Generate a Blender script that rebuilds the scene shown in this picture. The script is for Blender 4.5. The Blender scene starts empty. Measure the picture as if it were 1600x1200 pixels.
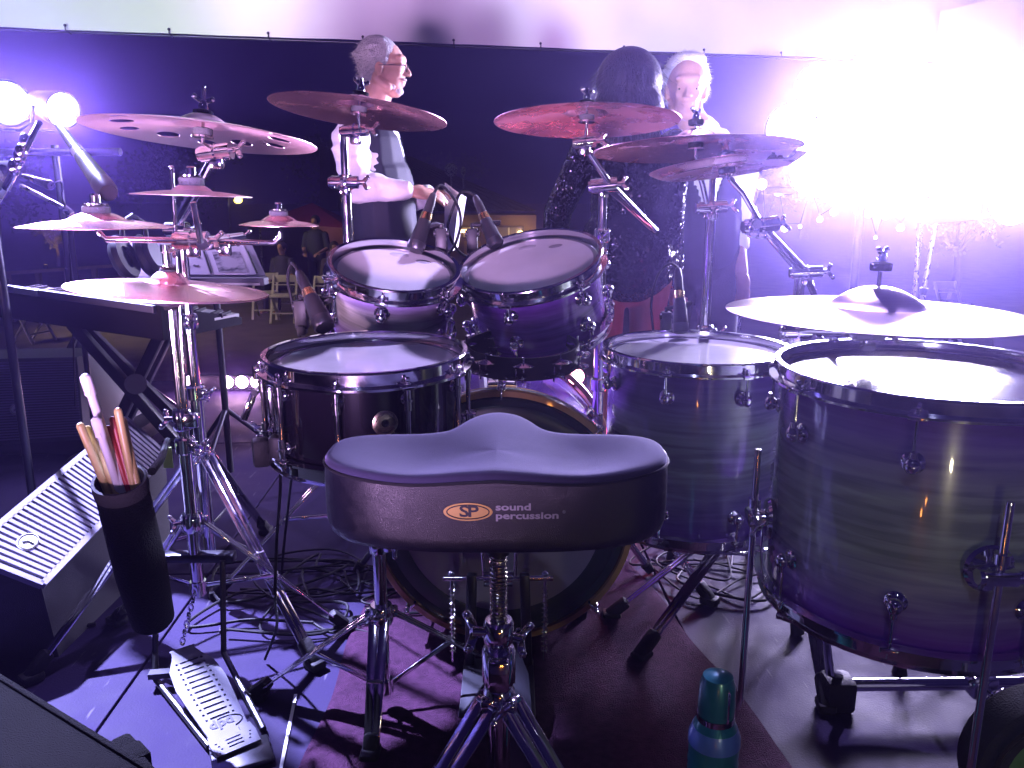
import bpy, bmesh, math, random
from math import sin, cos, pi, radians, sqrt, atan2
from mathutils import Vector, Matrix, Quaternion
from mathutils.geometry import delaunay_2d_cdt
random.seed(7)
S = bpy.context.scene
COL = S.collection
V = Vector

# ------------------------------------------------------------------ camera
F, PITCH, CH = 1256.0, radians(13.0), 1.0
cd = bpy.data.cameras.new('camera')
cd.sensor_width = 36.0
cd.lens = 36.0 * F / 1600.0
cd.clip_start = 0.02
cd.clip_end = 900.0
cam = bpy.data.objects.new('camera', cd)
cam.location = (0, 0, CH)
cam.rotation_euler = (pi / 2 - PITCH, 0, 0)
COL.objects.link(cam)
S.camera = cam
S.render.resolution_x, S.render.resolution_y = 1024, 768

# ------------------------------------------------------------------ night sky
W = bpy.data.worlds.new('World')
S.world = W
W.use_nodes = True
bg = W.node_tree.nodes['Background']
bg.inputs['Color'].default_value = (0.13, 0.07, 0.95, 1)
bg.inputs['Strength'].default_value = 0.024

# ------------------------------------------------------------------ exposure / render
S.view_settings.view_transform = 'Standard'
S.view_settings.look = 'None'
S.view_settings.exposure = 0.0
S.view_settings.gamma = 1.0
S.view_settings.use_curve_mapping = False
S.render.engine = 'CYCLES'
S.cycles.use_denoising = True
try:
    S.cycles.denoiser = 'OPENIMAGEDENOISE'
except Exception:
    pass
S.cycles.max_bounces = 6
S.cycles.diffuse_bounces = 2
S.cycles.glossy_bounces = 4
S.cycles.transmission_bounces = 4
S.cycles.volume_bounces = 0
S.cycles.transparent_max_bounces = 8
S.cycles.sample_clamp_indirect = 6.0
S.cycles.caustics_reflective = False
S.cycles.caustics_refractive = False
S.cycles.volume_step_rate = 4.0


# ------------------------------------------------------------------ pixel of the photograph -> point of the place
def ray(u, v):
    a, k = (u - 800.0) / F, -(v - 600.0) / F
    return V((a, cos(PITCH) + k * sin(PITCH), -sin(PITCH) + k * cos(PITCH)))


def at(u, v, Y):
    d = ray(u, v)
    return V((0, 0, CH)) + d * (Y / d.y)


def atz(u, v, z):
    d = ray(u, v)
    return V((0, 0, CH)) + d * ((z - CH) / d.z)


# ------------------------------------------------------------------ lamps that light the stage
def spot(name, loc, target, power, color, size_deg, blend=0.3, radius=0.06):
    ld = bpy.data.lights.new(name, 'SPOT')
    ld.energy, ld.color = power, color
    ld.spot_size, ld.spot_blend = radians(size_deg), blend
    ld.shadow_soft_size = radius
    o = bpy.data.objects.new(name, ld)
    o.location = loc
    o.rotation_euler = (V(target) - V(loc)).to_track_quat('-Z', 'Y').to_euler()
    COL.objects.link(o)
    return o


def point(name, loc, power, color, radius=0.05):
    ld = bpy.data.lights.new(name, 'POINT')
    ld.energy, ld.color = power, color
    ld.shadow_soft_size = radius
    o = bpy.data.objects.new(name, ld)
    o.location = loc
    COL.objects.link(o)
    return o


HAZE = .0165
PAR1, PAR2 = at(10, 160, 3.45), at(95, 171, 3.35)
FLOOD = at(1385, 205, 4.9)
# the two par cans on the left stand, facing the drum kit
spot('par_light', PAR1 + V((.05, -.09, -.03)), (-.25, 1.2, 0.1), 95, (.46, .36, 1.0), 100, .5, .06)
spot('par_light', PAR2 + V((.05, -.09, -.03)), (.5, 1.4, 0.2), 80, (.52, .36, 1.0), 100, .5, .06)
# the bank of floodlights at the right front corner
for _i in range(2):
    spot('flood_light', FLOOD + V((-.2 + .5 * _i, -.14, 0)), (-.2, 1.0, .4), 1100, (.58, .50, 1.0), 120, .6, .16)
# unseen cans high over the stage, out of the frame
TR1, TR2, TR3 = V((-2.5, 3.1, 3.3)), V((.9, 3.6, 3.5)), V((-.4, -1.4, 3.3))
spot('unseen_overhead_light', TR1, (-.76, 1.36, 0), 15000, (.48, .48, 1.0), 20, .35, .05)
spot('unseen_overhead_light', TR2, (.05, 1.62, .72), 1050, (.56, .46, 1.0), 31, .5, .05)  # added to brighten the drum heads
spot('unseen_overhead_light', TR3, (.62, 1.35, .45), 60, (.50, .55, 1.0), 40, .6, .05)  # added fill from behind for the floor tom shells
spot('rear_wash', (2.3, -.3, .35), (.9, 2.0, 1.6), 650, (.95, .62, 1.0), 28, .8, .08)  # low pinkish lamp added to brighten the right cymbals
# spotlights on the rear of the stage, low on the deck, washing people and banner
spot('rear_wash', (-1.5, -1.0, .5), (-2.5, 5.6, 2.75), 1900, (.84, 1.0, .86), 26, .7, .22)
spot('rear_wash', (-.5, -1.1, .5), (-.3, 5.6, 2.75), 2600, (.80, .46, 1.0), 34, .7, .22)
spot('rear_wash', (1.3, -1.0, .5), (1.7, 5.6, 2.75), 2400, (.76, .74, 1.0), 36, .7, .22)
spot('rear_wash', (-2.4, -.4, .35), (-.6, 2.0, 1.40), 900, (1.0, .58, .88), 33, .8, .08)  # low pink lamp added to brighten the undersides of the left cymbals

# ------------------------------------------------------------------ mesh builder
class MB:
    def __init__(s):
        s.v, s.f = [], []

    def add(s, vs, fs):
        o = len(s.v)
        s.v += [V(p) for p in vs]
        s.f += [tuple(i + o for i in f) for f in fs]
        return s

    def xf(s, M):
        s.v = [M @ p for p in s.v]
        return s

    def box(s, c, size, R=None, b=0.0):
        c = V(c)
        bm = bmesh.new()
        bmesh.ops.create_cube(bm, size=1.0)
        for q in bm.verts:
            q.co = V((q.co.x * size[0], q.co.y * size[1], q.co.z * size[2]))
        if b > 0:
            bmesh.ops.bevel(bm, geom=list(bm.edges), offset=b, segments=2, affect='EDGES', profile=.5)
        bm.verts.index_update()
        vs = [(R @ q.co if R else q.co) + c for q in bm.verts]
        fs = [[q.index for q in f.verts] for f in bm.faces]
        bm.free()
        return s.add(vs, fs)

    def bar(s, p0, p1, w, h, up=(0, 0, 1), b=0.0):
        p0, p1 = V(p0), V(p1)
        z = (p1 - p0)
        L = z.length
        z = z.normalized()
        x = V(up).cross(z)
        if x.length < 1e-4:
            x = V((1, 0, 0)).cross(z)
        x.normalize()
        y = z.cross(x)
        R = Matrix((x, y, z)).transposed()
        return s.box((p0 + p1) / 2, (w, h, L), R, b)

    def cyl(s, p0, p1, r0, r1=None, n=14, caps=True):
        p0, p1 = V(p0), V(p1)
        r1 = r0 if r1 is None else r1
        z = (p1 - p0).normalized()
        x = z.orthogonal().normalized()
        y = z.cross(x)
        vs = []
        for p, r in ((p0, r0), (p1, r1)):
            for i in range(n):
                a = 2 * pi * i / n
                vs.append(p + x * (r * cos(a)) + y * (r * sin(a)))
        fs = [(i, (i + 1) % n, n + (i + 1) % n, n + i) for i in range(n)]
        if caps:
            fs += [tuple(range(n - 1, -1, -1)), tuple(range(n, 2 * n))]
        return s.add(vs, fs)

    def tube(s, pts, r, n=10, closed=False, flat=None):
        pts = [V(p) for p in pts]
        m = len(pts)
        rs = r if isinstance(r, (list, tuple)) else [r] * m
        T = []
        for i in range(m):
            if closed:
                t = pts[(i + 1) % m] - pts[i - 1]
            else:
                t = pts[min(i + 1, m - 1)] - pts[max(i - 1, 0)]
            T.append(t.normalized())
        x = T[0].orthogonal().normalized()
        vs = []
        for i in range(m):
            if i:
                x = (x - T[i] * x.dot(T[i]))
                x = x.normalized() if x.length > 1e-6 else T[i].orthogonal().normalized()
            y = T[i].cross(x)
            for j in range(n):
                a = 2 * pi * j / n
                vs.append(pts[i] + (x * cos(a) + y * sin(a)) * rs[i])
        fs = []
        for i in range(m if closed else m - 1):
            k = (i + 1) % m
            for j in range(n):
                fs.append((i * n + j, i * n + (j + 1) % n, k * n + (j + 1) % n, k * n + j))
        if not closed:
            fs += [tuple(range(n - 1, -1, -1)), tuple(range((m - 1) * n, m * n))]
        return s.add(vs, fs)

    def lathe(s, prof, M=None, n=40, loop=False):
        vs, fs = [], []
        m = len(prof)
        ring = []
        for (r, z) in prof:
            if r < 1e-6:
                ring.append([len(vs)])
                vs.append(V((0, 0, z)))
            else:
                ring.append(list(range(len(vs), len(vs) + n)))
                vs += [V((r * cos(2 * pi * i / n), r * sin(2 * pi * i / n), z)) for i in range(n)]
        for k in range(m if loop else m - 1):
            a, b = ring[k], ring[(k + 1) % m]
            for i in range(n):
                j = (i + 1) % n
                if len(a) == 1 and len(b) == 1:
                    continue
                if len(a) == 1:
                    fs.append((a[0], b[j], b[i]))
                elif len(b) == 1:
                    fs.append((a[i], a[j], b[0]))
                else:
                    fs.append((a[i], a[j], b[j], b[i]))
        if M:
            vs = [M @ p for p in vs]
        return s.add(vs, fs)

    def ball(s, c, r, sc=(1, 1, 1), R=None, n=14, m=9):
        prof = [(sin(pi * i / m) * r, -cos(pi * i / m) * r) for i in range(m + 1)]
        prof[0], prof[-1] = (0, -r), (0, r)
        M = Matrix.Translation(V(c)) @ (R.to_4x4() if R else Matrix()) @ Matrix.Diagonal((sc[0], sc[1], sc[2], 1))
        return s.lathe(prof, M, n)

    def wing(s, p, ax, r=.012):
        """a wing screw: a hub and two ears"""
        p, ax = V(p), V(ax).normalized()
        e = ax.orthogonal().normalized()
        s.cyl(p, p + ax * r * 1.6, r * .55, n=10)
        for q in (-1, 1):
            s.bar(p + ax * r * 1.1, p + ax * r * 1.9 + e * (q * r * 1.7), r * .45, r * .9, ax, r * .15)
            s.ball(p + ax * r * 1.95 + e * (q * r * 1.7), r * .5, n=8, m=6)
        return s

    def mesh(s, name, mat, M=None, smooth=True, ang=38):
        me = bpy.data.meshes.new(name)
        vs = [(M @ p) for p in s.v] if M else s.v
        me.from_pydata([tuple(p) for p in vs], [], s.f)
        me.validate()
        bm = bmesh.new()
        bm.from_mesh(me)
        bmesh.ops.recalc_face_normals(bm, faces=bm.faces)
        bm.to_mesh(me)
        bm.free()
        if mat:
            me.materials.append(mat)
        if smooth:
            me.polygons.foreach_set('use_smooth', [True] * len(me.polygons))
            me.set_sharp_from_angle(angle=radians(ang))
        me.update()
        return me


# ------------------------------------------------------------------ things, parts, sub-parts
INV = {}


class Thing:
    def __init__(s, name, label, cat, loc=(0, 0, 0), R=None, group=None):
        o = bpy.data.objects.new(name, None)
        o.empty_display_size = .05
        COL.objects.link(o)
        M = Matrix.Translation(V(loc)) @ (R.to_4x4() if R else Matrix())
        o.matrix_world = M
        o['label'], o['category'] = label, cat
        if group:
            o['group'] = group
        s.o, s.M, s.inv = o, M, M.inverted()

    def part(s, name, mb, mat, parent=None, label=None, world=True, smooth=True, ang=38):
        me = mb.mesh(name, mat, s.inv if world else None, smooth, ang) if isinstance(mb, MB) else mb
        o = bpy.data.objects.new(name, me)
        COL.objects.link(o)
        o.parent = parent or s.o
        if label:
            o['label'] = label
        return o

    def inst(s, name, me, M, parent=None):
        """a piece that shares mesh data; M is its matrix in the thing's own frame"""
        o = bpy.data.objects.new(name, me)
        COL.objects.link(o)
        o.parent = parent or s.o
        o.matrix_local = M
        return o


def solo(name, mb, mat, label, cat, group=None, loc=None, smooth=True, ang=38):
    """a thing that is a single mesh"""
    loc = V(loc) if loc is not None else V((0, 0, 0))
    me = mb.mesh(name, mat, Matrix.Translation(-loc), smooth, ang) if isinstance(mb, MB) else mb
    o = bpy.data.objects.new(name, me)
    o.location = loc
    COL.objects.link(o)
    o['label'], o['category'] = label, cat
    if group:
        o['group'] = group
    return o


def struct(name, mb, mat, smooth=False):
    o = bpy.data.objects.new(name, mb.mesh(name, mat, None, smooth))
    COL.objects.link(o)
    o['kind'] = 'structure'
    return o


def kids(o):
    return list(o.children)


def copy_tree(o, parent=None):
    c = o.copy()
    COL.objects.link(c)
    if parent is not None:
        M = o.matrix_local.copy()
        c.parent = parent
        c.matrix_local = M
    for ch in kids(o):
        copy_tree(ch, c)
    return c


def inpoly(p, poly):
    x, y, c = p[0], p[1], False
    j = len(poly) - 1
    for i in range(len(poly)):
        xi, yi, xj, yj = poly[i][0], poly[i][1], poly[j][0], poly[j][1]
        if (yi > y) != (yj > y) and x < (xj - xi) * (y - yi) / (yj - yi) + xi:
            c = not c
        j = i
    return c


def plate(outer, holes, extra=(), zt=None, th=.002):
    """flat (or domed, zt(x,y)) sheet with real holes and thickness"""
    vs, es = [], []
    for lp in [outer] + list(holes):
        o = len(vs)
        vs += [V((p[0], p[1])) for p in lp]
        es += [(o + i, o + (i + 1) % len(lp)) for i in range(len(lp))]
    for p in extra:
        if not any(inpoly(p, h) for h in holes):
            vs.append(V((p[0], p[1])))
    ov, oe, of = delaunay_2d_cdt(vs, es, [], 0, 1e-6)[:3]
    tri = []
    for f in of:
        c = sum((ov[i] for i in f), V((0, 0))) / len(f)
        if inpoly(c, outer) and not any(inpoly(c, h) for h in holes):
            tri.append(tuple(f))
    zt = zt or (lambda x, y: 0.0)
    n = len(ov)
    mb = MB()
    V3 = [V((p[0], p[1], zt(p[0], p[1]))) for p in ov] + [V((p[0], p[1], zt(p[0], p[1]) - th)) for p in ov]
    cnt = {}
    for f in tri:
        for i in range(len(f)):
            e = (f[i], f[(i + 1) % len(f)])
            k = (min(e), max(e))
            cnt.setdefault(k, []).append(e)
    fs = list(tri) + [tuple(i + n for i in reversed(f)) for f in tri]
    for k, l in cnt.items():
        if len(l) == 1:
            a, b = l[0]
            fs.append((b, a, a + n, b + n))
    mb.add(V3, fs)
    return mb


def text_mb(txt, size, ext=.0004, align='CENTER', space=1.0, bold=0.0):
    cu = bpy.data.curves.new('print', 'FONT')
    cu.body, cu.size, cu.extrude, cu.align_x, cu.align_y = txt, size, ext, align, 'CENTER'
    cu.space_character = space
    cu.offset = bold
    cu.resolution_u = 3
    o = bpy.data.objects.new('print', cu)
    COL.objects.link(o)
    dg = bpy.context.evaluated_depsgraph_get()
    me = bpy.data.meshes.new_from_object(o.evaluated_get(dg))
    mb = MB().add([p.co.copy() for p in me.vertices], [tuple(p.vertices) for p in me.polygons])
    bpy.data.objects.remove(o)
    bpy.data.curves.remove(cu)
    bpy.data.meshes.remove(me)
    return mb


def blob(mb, voxel, smooth_it=4, fac=.5):
    """joins overlapping shapes into one continuous skin"""
    me = bpy.data.meshes.new('tmp')
    me.from_pydata([tuple(p) for p in mb.v], [], mb.f)
    bm = bmesh.new()
    bm.from_mesh(me)
    bmesh.ops.recalc_face_normals(bm, faces=bm.faces)
    bm.to_mesh(me)
    bm.free()
    o = bpy.data.objects.new('tmp', me)
    COL.objects.link(o)
    r = o.modifiers.new('r', 'REMESH')
    r.mode, r.voxel_size, r.adaptivity = 'VOXEL', voxel, 0
    if smooth_it:
        q = o.modifiers.new('s', 'SMOOTH')
        q.iterations, q.factor = smooth_it, fac
    dg = bpy.context.evaluated_depsgraph_get()
    me2 = bpy.data.meshes.new_from_object(o.evaluated_get(dg))
    out = MB().add([p.co.copy() for p in me2.vertices], [tuple(p.vertices) for p in me2.polygons])
    bpy.data.objects.remove(o)
    bpy.data.meshes.remove(me)
    bpy.data.meshes.remove(me2)
    return out


# ------------------------------------------------------------------ materials
def P(name, base=(.5, .5, .5), rough=.5, metal=0.0, nscale=0, namt=0.0, bump=0.0, bscale=60, coat=0, emis=None, estr=0,
      trans=0, alpha=1, sheen=0, aniso=0, rvar=0.0):
    m = bpy.data.materials.new(name)
    m.use_nodes = True
    nt = m.node_tree
    N, L = nt.nodes, nt.links
    b = N['Principled BSDF']
    b.inputs['Base Color'].default_value = (*base, 1)
    b.inputs['Roughness'].default_value = rough
    b.inputs['Metallic'].default_value = metal
    b.inputs['Coat Weight'].default_value = coat
    b.inputs['Coat Roughness'].default_value = .04
    b.inputs['Transmission Weight'].default_value = trans
    b.inputs['Alpha'].default_value = alpha
    b.inputs['Sheen Weight'].default_value = sheen
    b.inputs['Anisotropic'].default_value = aniso
    if emis:
        b.inputs['Emission Color'].default_value = (*emis, 1)
        b.inputs['Emission Strength'].default_value = estr
    tc = N.new('ShaderNodeTexCoord')
    if namt or rvar:
        n = N.new('ShaderNodeTexNoise')
        n.inputs['Scale'].default_value = nscale or 12
        n.inputs['Detail'].default_value = 6
        L.new(tc.outputs['Object'], n.inputs['Vector'])
        if namt:
            r = N.new('ShaderNodeMix')
            r.data_type = 'RGBA'
            L.new(n.outputs['Fac'], r.inputs['Factor'])
            r.inputs['A'].default_value = (*[max(0, c * (1 - namt)) for c in base], 1)
            r.inputs['B'].default_value = (*[min(1, c * (1 + namt)) for c in base], 1)
            L.new(r.outputs['Result'], b.inputs['Base Color'])
        if rvar:
            mr = N.new('ShaderNodeMapRange')
            mr.inputs['From Min'].default_value, mr.inputs['From Max'].default_value = .3, .7
            mr.inputs['To Min'].default_value, mr.inputs['To Max'].default_value = max(.02, rough - rvar), rough + rvar
            L.new(n.outputs['Fac'], mr.inputs['Value'])
            L.new(mr.outputs['Result'], b.inputs['Roughness'])
    if bump:
        n2 = N.new('ShaderNodeTexNoise')
        n2.inputs['Scale'].default_value = bscale
        n2.inputs['Detail'].default_value = 4
        L.new(tc.outputs['Object'], n2.inputs['Vector'])
        bp = N.new('ShaderNodeBump')
        bp.inputs['Strength'].default_value = bump
        bp.inputs['Distance'].default_value = .01
        L.new(n2.outputs['Fac'], bp.inputs['Height'])
        L.new(bp.outputs['Normal'], b.inputs['Normal'])
    return m


def nodes(m):
    nt = m.node_tree
    return nt.nodes, nt.links, nt.nodes['Principled BSDF']


M = {}
M['chrome'] = P('chrome', (.80, .80, .82), .09, 1, nscale=30, rvar=.05)
M['steel'] = P('brushed_steel', (.55, .55, .58), .28, 1, nscale=40, rvar=.08)
M['dark_metal'] = P('dark_metal', (.05, .05, .06), .35, .8)
M['rubber'] = P('black_rubber', (.012, .012, .014), .6, 0, bump=.15, bscale=120)
M['black'] = P('black_plastic', (.012, .012, .014), .48, 0, nscale=25, rvar=.1)
M['felt'] = P('felt', (.05, .05, .055), .95, 0, bump=.4, bscale=300)
M['white_plastic'] = P('white_plastic', (.7, .7, .7), .35)
M['brass'] = P('brass', (.75, .58, .25), .22, 1)
M['spring'] = P('spring_steel', (.65, .62, .5), .2, 1)
M['cable'] = P('cable_rubber', (.006, .006, .008), .65)
for _k, _s in (('black', .22), ('rubber', .18), ('felt', .1), ('cable', .15)):
    M[_k].node_tree.nodes['Principled BSDF'].inputs['Specular IOR Level'].default_value = _s


def cymbal_mat(name, base, rough=.22, ring=900, bump=.12):
    m = P(name, base, rough, 1)
    N, L, b = nodes(m)
    tc = N.new('ShaderNodeTexCoord')
    sp = N.new('ShaderNodeVectorMath')
    sp.operation = 'MULTIPLY'
    sp.inputs[1].default_value = (1, 1, 0)
    L.new(tc.outputs['Object'], sp.inputs[0])
    ln = N.new('ShaderNodeVectorMath')
    ln.operation = 'LENGTH'
    L.new(sp.outputs['Vector'], ln.inputs[0])
    cb = N.new('ShaderNodeCombineXYZ')
    L.new(ln.outputs['Value'], cb.inputs['X'])
    n = N.new('ShaderNodeTexNoise')
    n.noise_dimensions = '1D'
    mu = N.new('ShaderNodeMath')
    mu.operation = 'MULTIPLY'
    mu.inputs[1].default_value = ring
    L.new(ln.outputs['Value'], mu.inputs[0])
    L.new(mu.outputs[0], n.inputs['W'])
    n.inputs['Scale'].default_value = 1
    n.inputs['Detail'].default_value = 3
    n3 = N.new('ShaderNodeTexNoise')
    n3.inputs['Scale'].default_value = 14
    n3.inputs['Detail'].default_value = 5
    L.new(tc.outputs['Object'], n3.inputs['Vector'])
    ad = N.new('ShaderNodeMath')
    ad.operation = 'MULTIPLY_ADD'
    ad.inputs[1].default_value = .6
    L.new(n3.outputs['Fac'], ad.inputs[0])
    L.new(n.outputs['Fac'], ad.inputs[2])
    tg = N.new('ShaderNodeTangent')
    tg.direction_type, tg.axis = 'RADIAL', 'Z'
    L.new(tg.outputs['Tangent'], b.inputs['Tangent'])
    b.inputs['Anisotropic'].default_value = .65
    bp = N.new('ShaderNodeBump')
    bp.inputs['Strength'].default_value = bump
    bp.inputs['Distance'].default_value = .004
    L.new(ad.outputs[0], bp.inputs['Height'])
    L.new(bp.outputs['Normal'], b.inputs['Normal'])
    cr = N.new('ShaderNodeMix')
    cr.data_type = 'RGBA'
    cr.inputs['A'].default_value = (*[c * .72 for c in base], 1)
    cr.inputs['B'].default_value = (*[min(1, c * 1.15) for c in base], 1)
    L.new(n.outputs['Fac'], cr.inputs['Factor'])
    L.new(cr.outputs['Result'], b.inputs['Base Color'])
    mr = N.new('ShaderNodeMapRange')
    mr.inputs['To Min'].default_value, mr.inputs['To Max'].default_value = rough - .08, rough + .14
    L.new(n3.outputs['Fac'], mr.inputs['Value'])
    L.new(mr.outputs['Result'], b.inputs['Roughness'])
    return m


M['bronze'] = cymbal_mat('cymbal_bronze', (.88, .50, .52), .22)
M['bronze_dark'] = cymbal_mat('cymbal_bronze_dark', (.80, .52, .60), .25)
M['bronze_bright'] = cymbal_mat('cymbal_bronze_bright', (.92, .66, .68), .28)


def shell_mat(name, h, edge, mid, vert=True, scale=1.0):
    """lacquered veneer: burst from the edges to a pale middle, horizontal grain"""
    m = P(name, mid, .22, 0, coat=1.0)
    N, L, b = nodes(m)
    b.inputs['Coat Roughness'].default_value = .03
    tc = N.new('ShaderNodeTexCoord')
    mp = N.new('ShaderNodeMapping')
    mp.inputs['Scale'].default_value = (3 * scale, 3 * scale, 42 * scale)
    L.new(tc.outputs['Object'], mp.inputs['Vector'])
    n = N.new('ShaderNodeTexNoise')
    n.inputs['Scale'].default_value = 1.6
    n.inputs['Detail'].default_value = 8
    n.inputs['Distortion'].default_value = .6
    L.new(mp.outputs['Vector'], n.inputs['Vector'])
    cr = N.new('ShaderNodeValToRGB')
    cr.color_ramp.elements[0].position, cr.color_ramp.elements[1].position = .38, .62
    cr.color_ramp.elements[0].color = (*[c * .62 for c in mid], 1)
    cr.color_ramp.elements[1].color = (*[min(1, c * 1.25) for c in mid], 1)
    L.new(n.outputs['Fac'], cr.inputs['Fac'])
    sx = N.new('ShaderNodeSeparateXYZ')
    L.new(tc.outputs['Object'], sx.inputs['Vector'])
    mr = N.new('ShaderNodeMapRange')
    mr.inputs['From Min'].default_value, mr.inputs['From Max'].default_value = 0, h
    L.new(sx.outputs['Z'], mr.inputs['Value'])
    r2 = N.new('ShaderNodeValToRGB')
    e = r2.color_ramp.elements
    e[0].position, e[0].color = 0.04, (1, 1, 1, 1)
    e[1].position, e[1].color = 0.96, (1, 1, 1, 1)
    q = e.new(.40)
    q.color = (0, 0, 0, 1)
    q = e.new(.62)
    q.color = (.0, .0, .0, 1)
    L.new(mr.outputs['Result'], r2.inputs['Fac'])
    mx = N.new('ShaderNodeMix')
    mx.data_type = 'RGBA'
    L.new(r2.outputs['Color'], mx.inputs['Factor'])
    L.new(cr.outputs['Color'], mx.inputs['A'])
    mm = N.new('ShaderNodeMix')
    mm.data_type = 'RGBA'
    mm.inputs['A'].default_value = (*[c * .6 for c in edge], 1)
    mm.inputs['B'].default_value = (*[c * 1.3 for c in edge], 1)
    L.new(n.outputs['Fac'], mm.inputs['Factor'])
    L.new(mm.outputs['Result'], mx.inputs['B'])
    L.new(mx.outputs['Result'], b.inputs['Base Color'])
    return m


def head_mat(name, R, base=(.78, .78, .80), rim=(.18, .18, .20), rough=.16, start=.90):
    m = P(name, base, rough, 0, coat=.4)
    N, L, b = nodes(m)
    tc = N.new('ShaderNodeTexCoord')
    sp = N.new('ShaderNodeVectorMath')
    sp.operation = 'MULTIPLY'
    sp.inputs[1].default_value = (1, 1, 0)
    L.new(tc.outputs['Object'], sp.inputs[0])
    ln = N.new('ShaderNodeVectorMath')
    ln.operation = 'LENGTH'
    L.new(sp.outputs['Vector'], ln.inputs[0])
    mr = N.new('ShaderNodeMapRange')
    mr.inputs['From Min'].default_value, mr.inputs['From Max'].default_value = R * start, R * (start + .012)
    L.new(ln.outputs['Value'], mr.inputs['Value'])
    n = N.new('ShaderNodeTexNoise')
    n.inputs['Scale'].default_value = 18
    n.inputs['Detail'].default_value = 8
    L.new(tc.outputs['Object'], n.inputs['Vector'])
    c1 = N.new('ShaderNodeMix')
    c1.data_type = 'RGBA'
    c1.inputs['A'].default_value = (*[c * .80 for c in base], 1)
    c1.inputs['B'].default_value = (*base, 1)
    L.new(n.outputs['Fac'], c1.inputs['Factor'])
    mx = N.new('ShaderNodeMix')
    mx.data_type = 'RGBA'
    L.new(mr.outputs['Result'], mx.inputs['Factor'])
    L.new(c1.outputs['Result'], mx.inputs['A'])
    mx.inputs['B'].default_value = (*rim, 1)
    L.new(mx.outputs['Result'], b.inputs['Base Color'])
    r = N.new('ShaderNodeMapRange')
    r.inputs['To Min'].default_value, r.inputs['To Max'].default_value = rough - .06, rough + .10
    L.new(n.outputs['Fac'], r.inputs['Value'])
    L.new(r.outputs['Result'], b.inputs['Roughness'])
    return m


def emat(name, col, strength):
    m = P(name, (.8, .8, .8), .3, 0, emis=col, estr=strength)
    return m


M['bronze_ride'] = cymbal_mat('cymbal_bronze_ride', (.56, .44, .50), .33)

# ================================================================== THE SETTING
# ---- ground outside the stage
g = MB()
NG = 60
for j in range(NG + 1):
    for i in range(NG + 1):
        x = (i / NG - .5) * 2
        y = (j / NG - .5) * 2
        x, y = x * abs(x) * 320, y * abs(y) * 320 + 10
        g.v.append(V((x, y, -1.05 + .05 * sin(x * .7) * cos(y * .5))))
for j in range(NG):
    for i in range(NG):
        a = j * (NG + 1) + i
        g.f.append((a, a + 1, a + NG + 2, a + NG + 1))
grass = P('trampled_grass', (.10, .085, .05), .95, nscale=3, namt=.6, bump=.8, bscale=40)
struct('ground', g, grass, True)

# ---- stage deck: frame under, panels on top
deck_m = P('deck_board', (.014, .0095, .032), .66, nscale=5, namt=.40, bump=.10, bscale=220, rvar=.14)
N_, L_, b_ = nodes(deck_m)
b_.inputs['Specular IOR Level'].default_value = .07
_tc = N_.new('ShaderNodeTexCoord')
_n1 = N_.new('ShaderNodeTexNoise')
_n1.inputs['Scale'].default_value, _n1.inputs['Detail'].default_value = 60, 10
_mp = N_.new('ShaderNodeMapping')
_mp.inputs['Scale'].default_value = (1, .12, 1)
_mp.inputs['Rotation'].default_value = (0, 0, .6)
L_.new(_tc.outputs['Object'], _mp.inputs['Vector'])
L_.new(_mp.outputs['Vector'], _n1.inputs['Vector'])
_rp = N_.new('ShaderNodeValToRGB')
_rp.color_ramp.elements[0].position, _rp.color_ramp.elements[1].position = .66, .70
_rp.color_ramp.elements[0].color, _rp.color_ramp.elements[1].color = (0, 0, 0, 1), (.35, .35, .35, 1)
L_.new(_n1.outputs['Fac'], _rp.inputs['Fac'])
_mx = N_.new('ShaderNodeMix')
_mx.data_type = 'RGBA'
_src = b_.inputs['Base Color'].links[0].from_socket
L_.new(_rp.outputs['Color'], _mx.inputs['Factor'])
L_.new(_src, _mx.inputs['A'])
_mx.inputs['B'].default_value = (.12, .11, .13, 1)
L_.new(_mx.outputs['Result'], b_.inputs['Base Color'])

SR = Matrix.Rotation(radians(2.5), 3, 'Z')
DX0, DX1, DY0, DY1, PW = -4.4, 5.0, -1.6, 4.55, 1.22
base = MB().box((0.3, 1.475, -.09), (9.3, 6.1, .10))
for q in range(8):
    base.box((-4 + q * 1.22, 4.45, -.55), (.06, .06, 1.0))
base.xf(SR.to_4x4())
stage = bpy.data.objects.new('stage', base.mesh('stage', M['dark_metal'], None, False))
COL.objects.link(stage)
stage['kind'] = 'structure'
pm = MB().box((0, 0, -.018), (PW - .006, PW - .006, .036), b=.002).mesh('deck_panel', deck_m, None, False)
for i in range(8):
    for j in range(5):
        o = bpy.data.objects.new('deck_panel', pm)
        COL.objects.link(o)
        o.parent = stage
        o.matrix_local = Matrix.Rotation(radians(2.5), 4, 'Z') @ Matrix.Translation((-4.4 + PW * (i + .5), -1.6 + PW * (j + .5), 0))

# thin line of tape beside the carpet
p0, p1 = atz(462, 1085, 0.0025), atz(436, 1215, 0.0025)
solo('tape_strip', MB().bar(p0, p1, .006, .0018), M['white_plastic'], 'thin white tape line along the left edge of the red carpet', 'tape', loc=p0)

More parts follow.
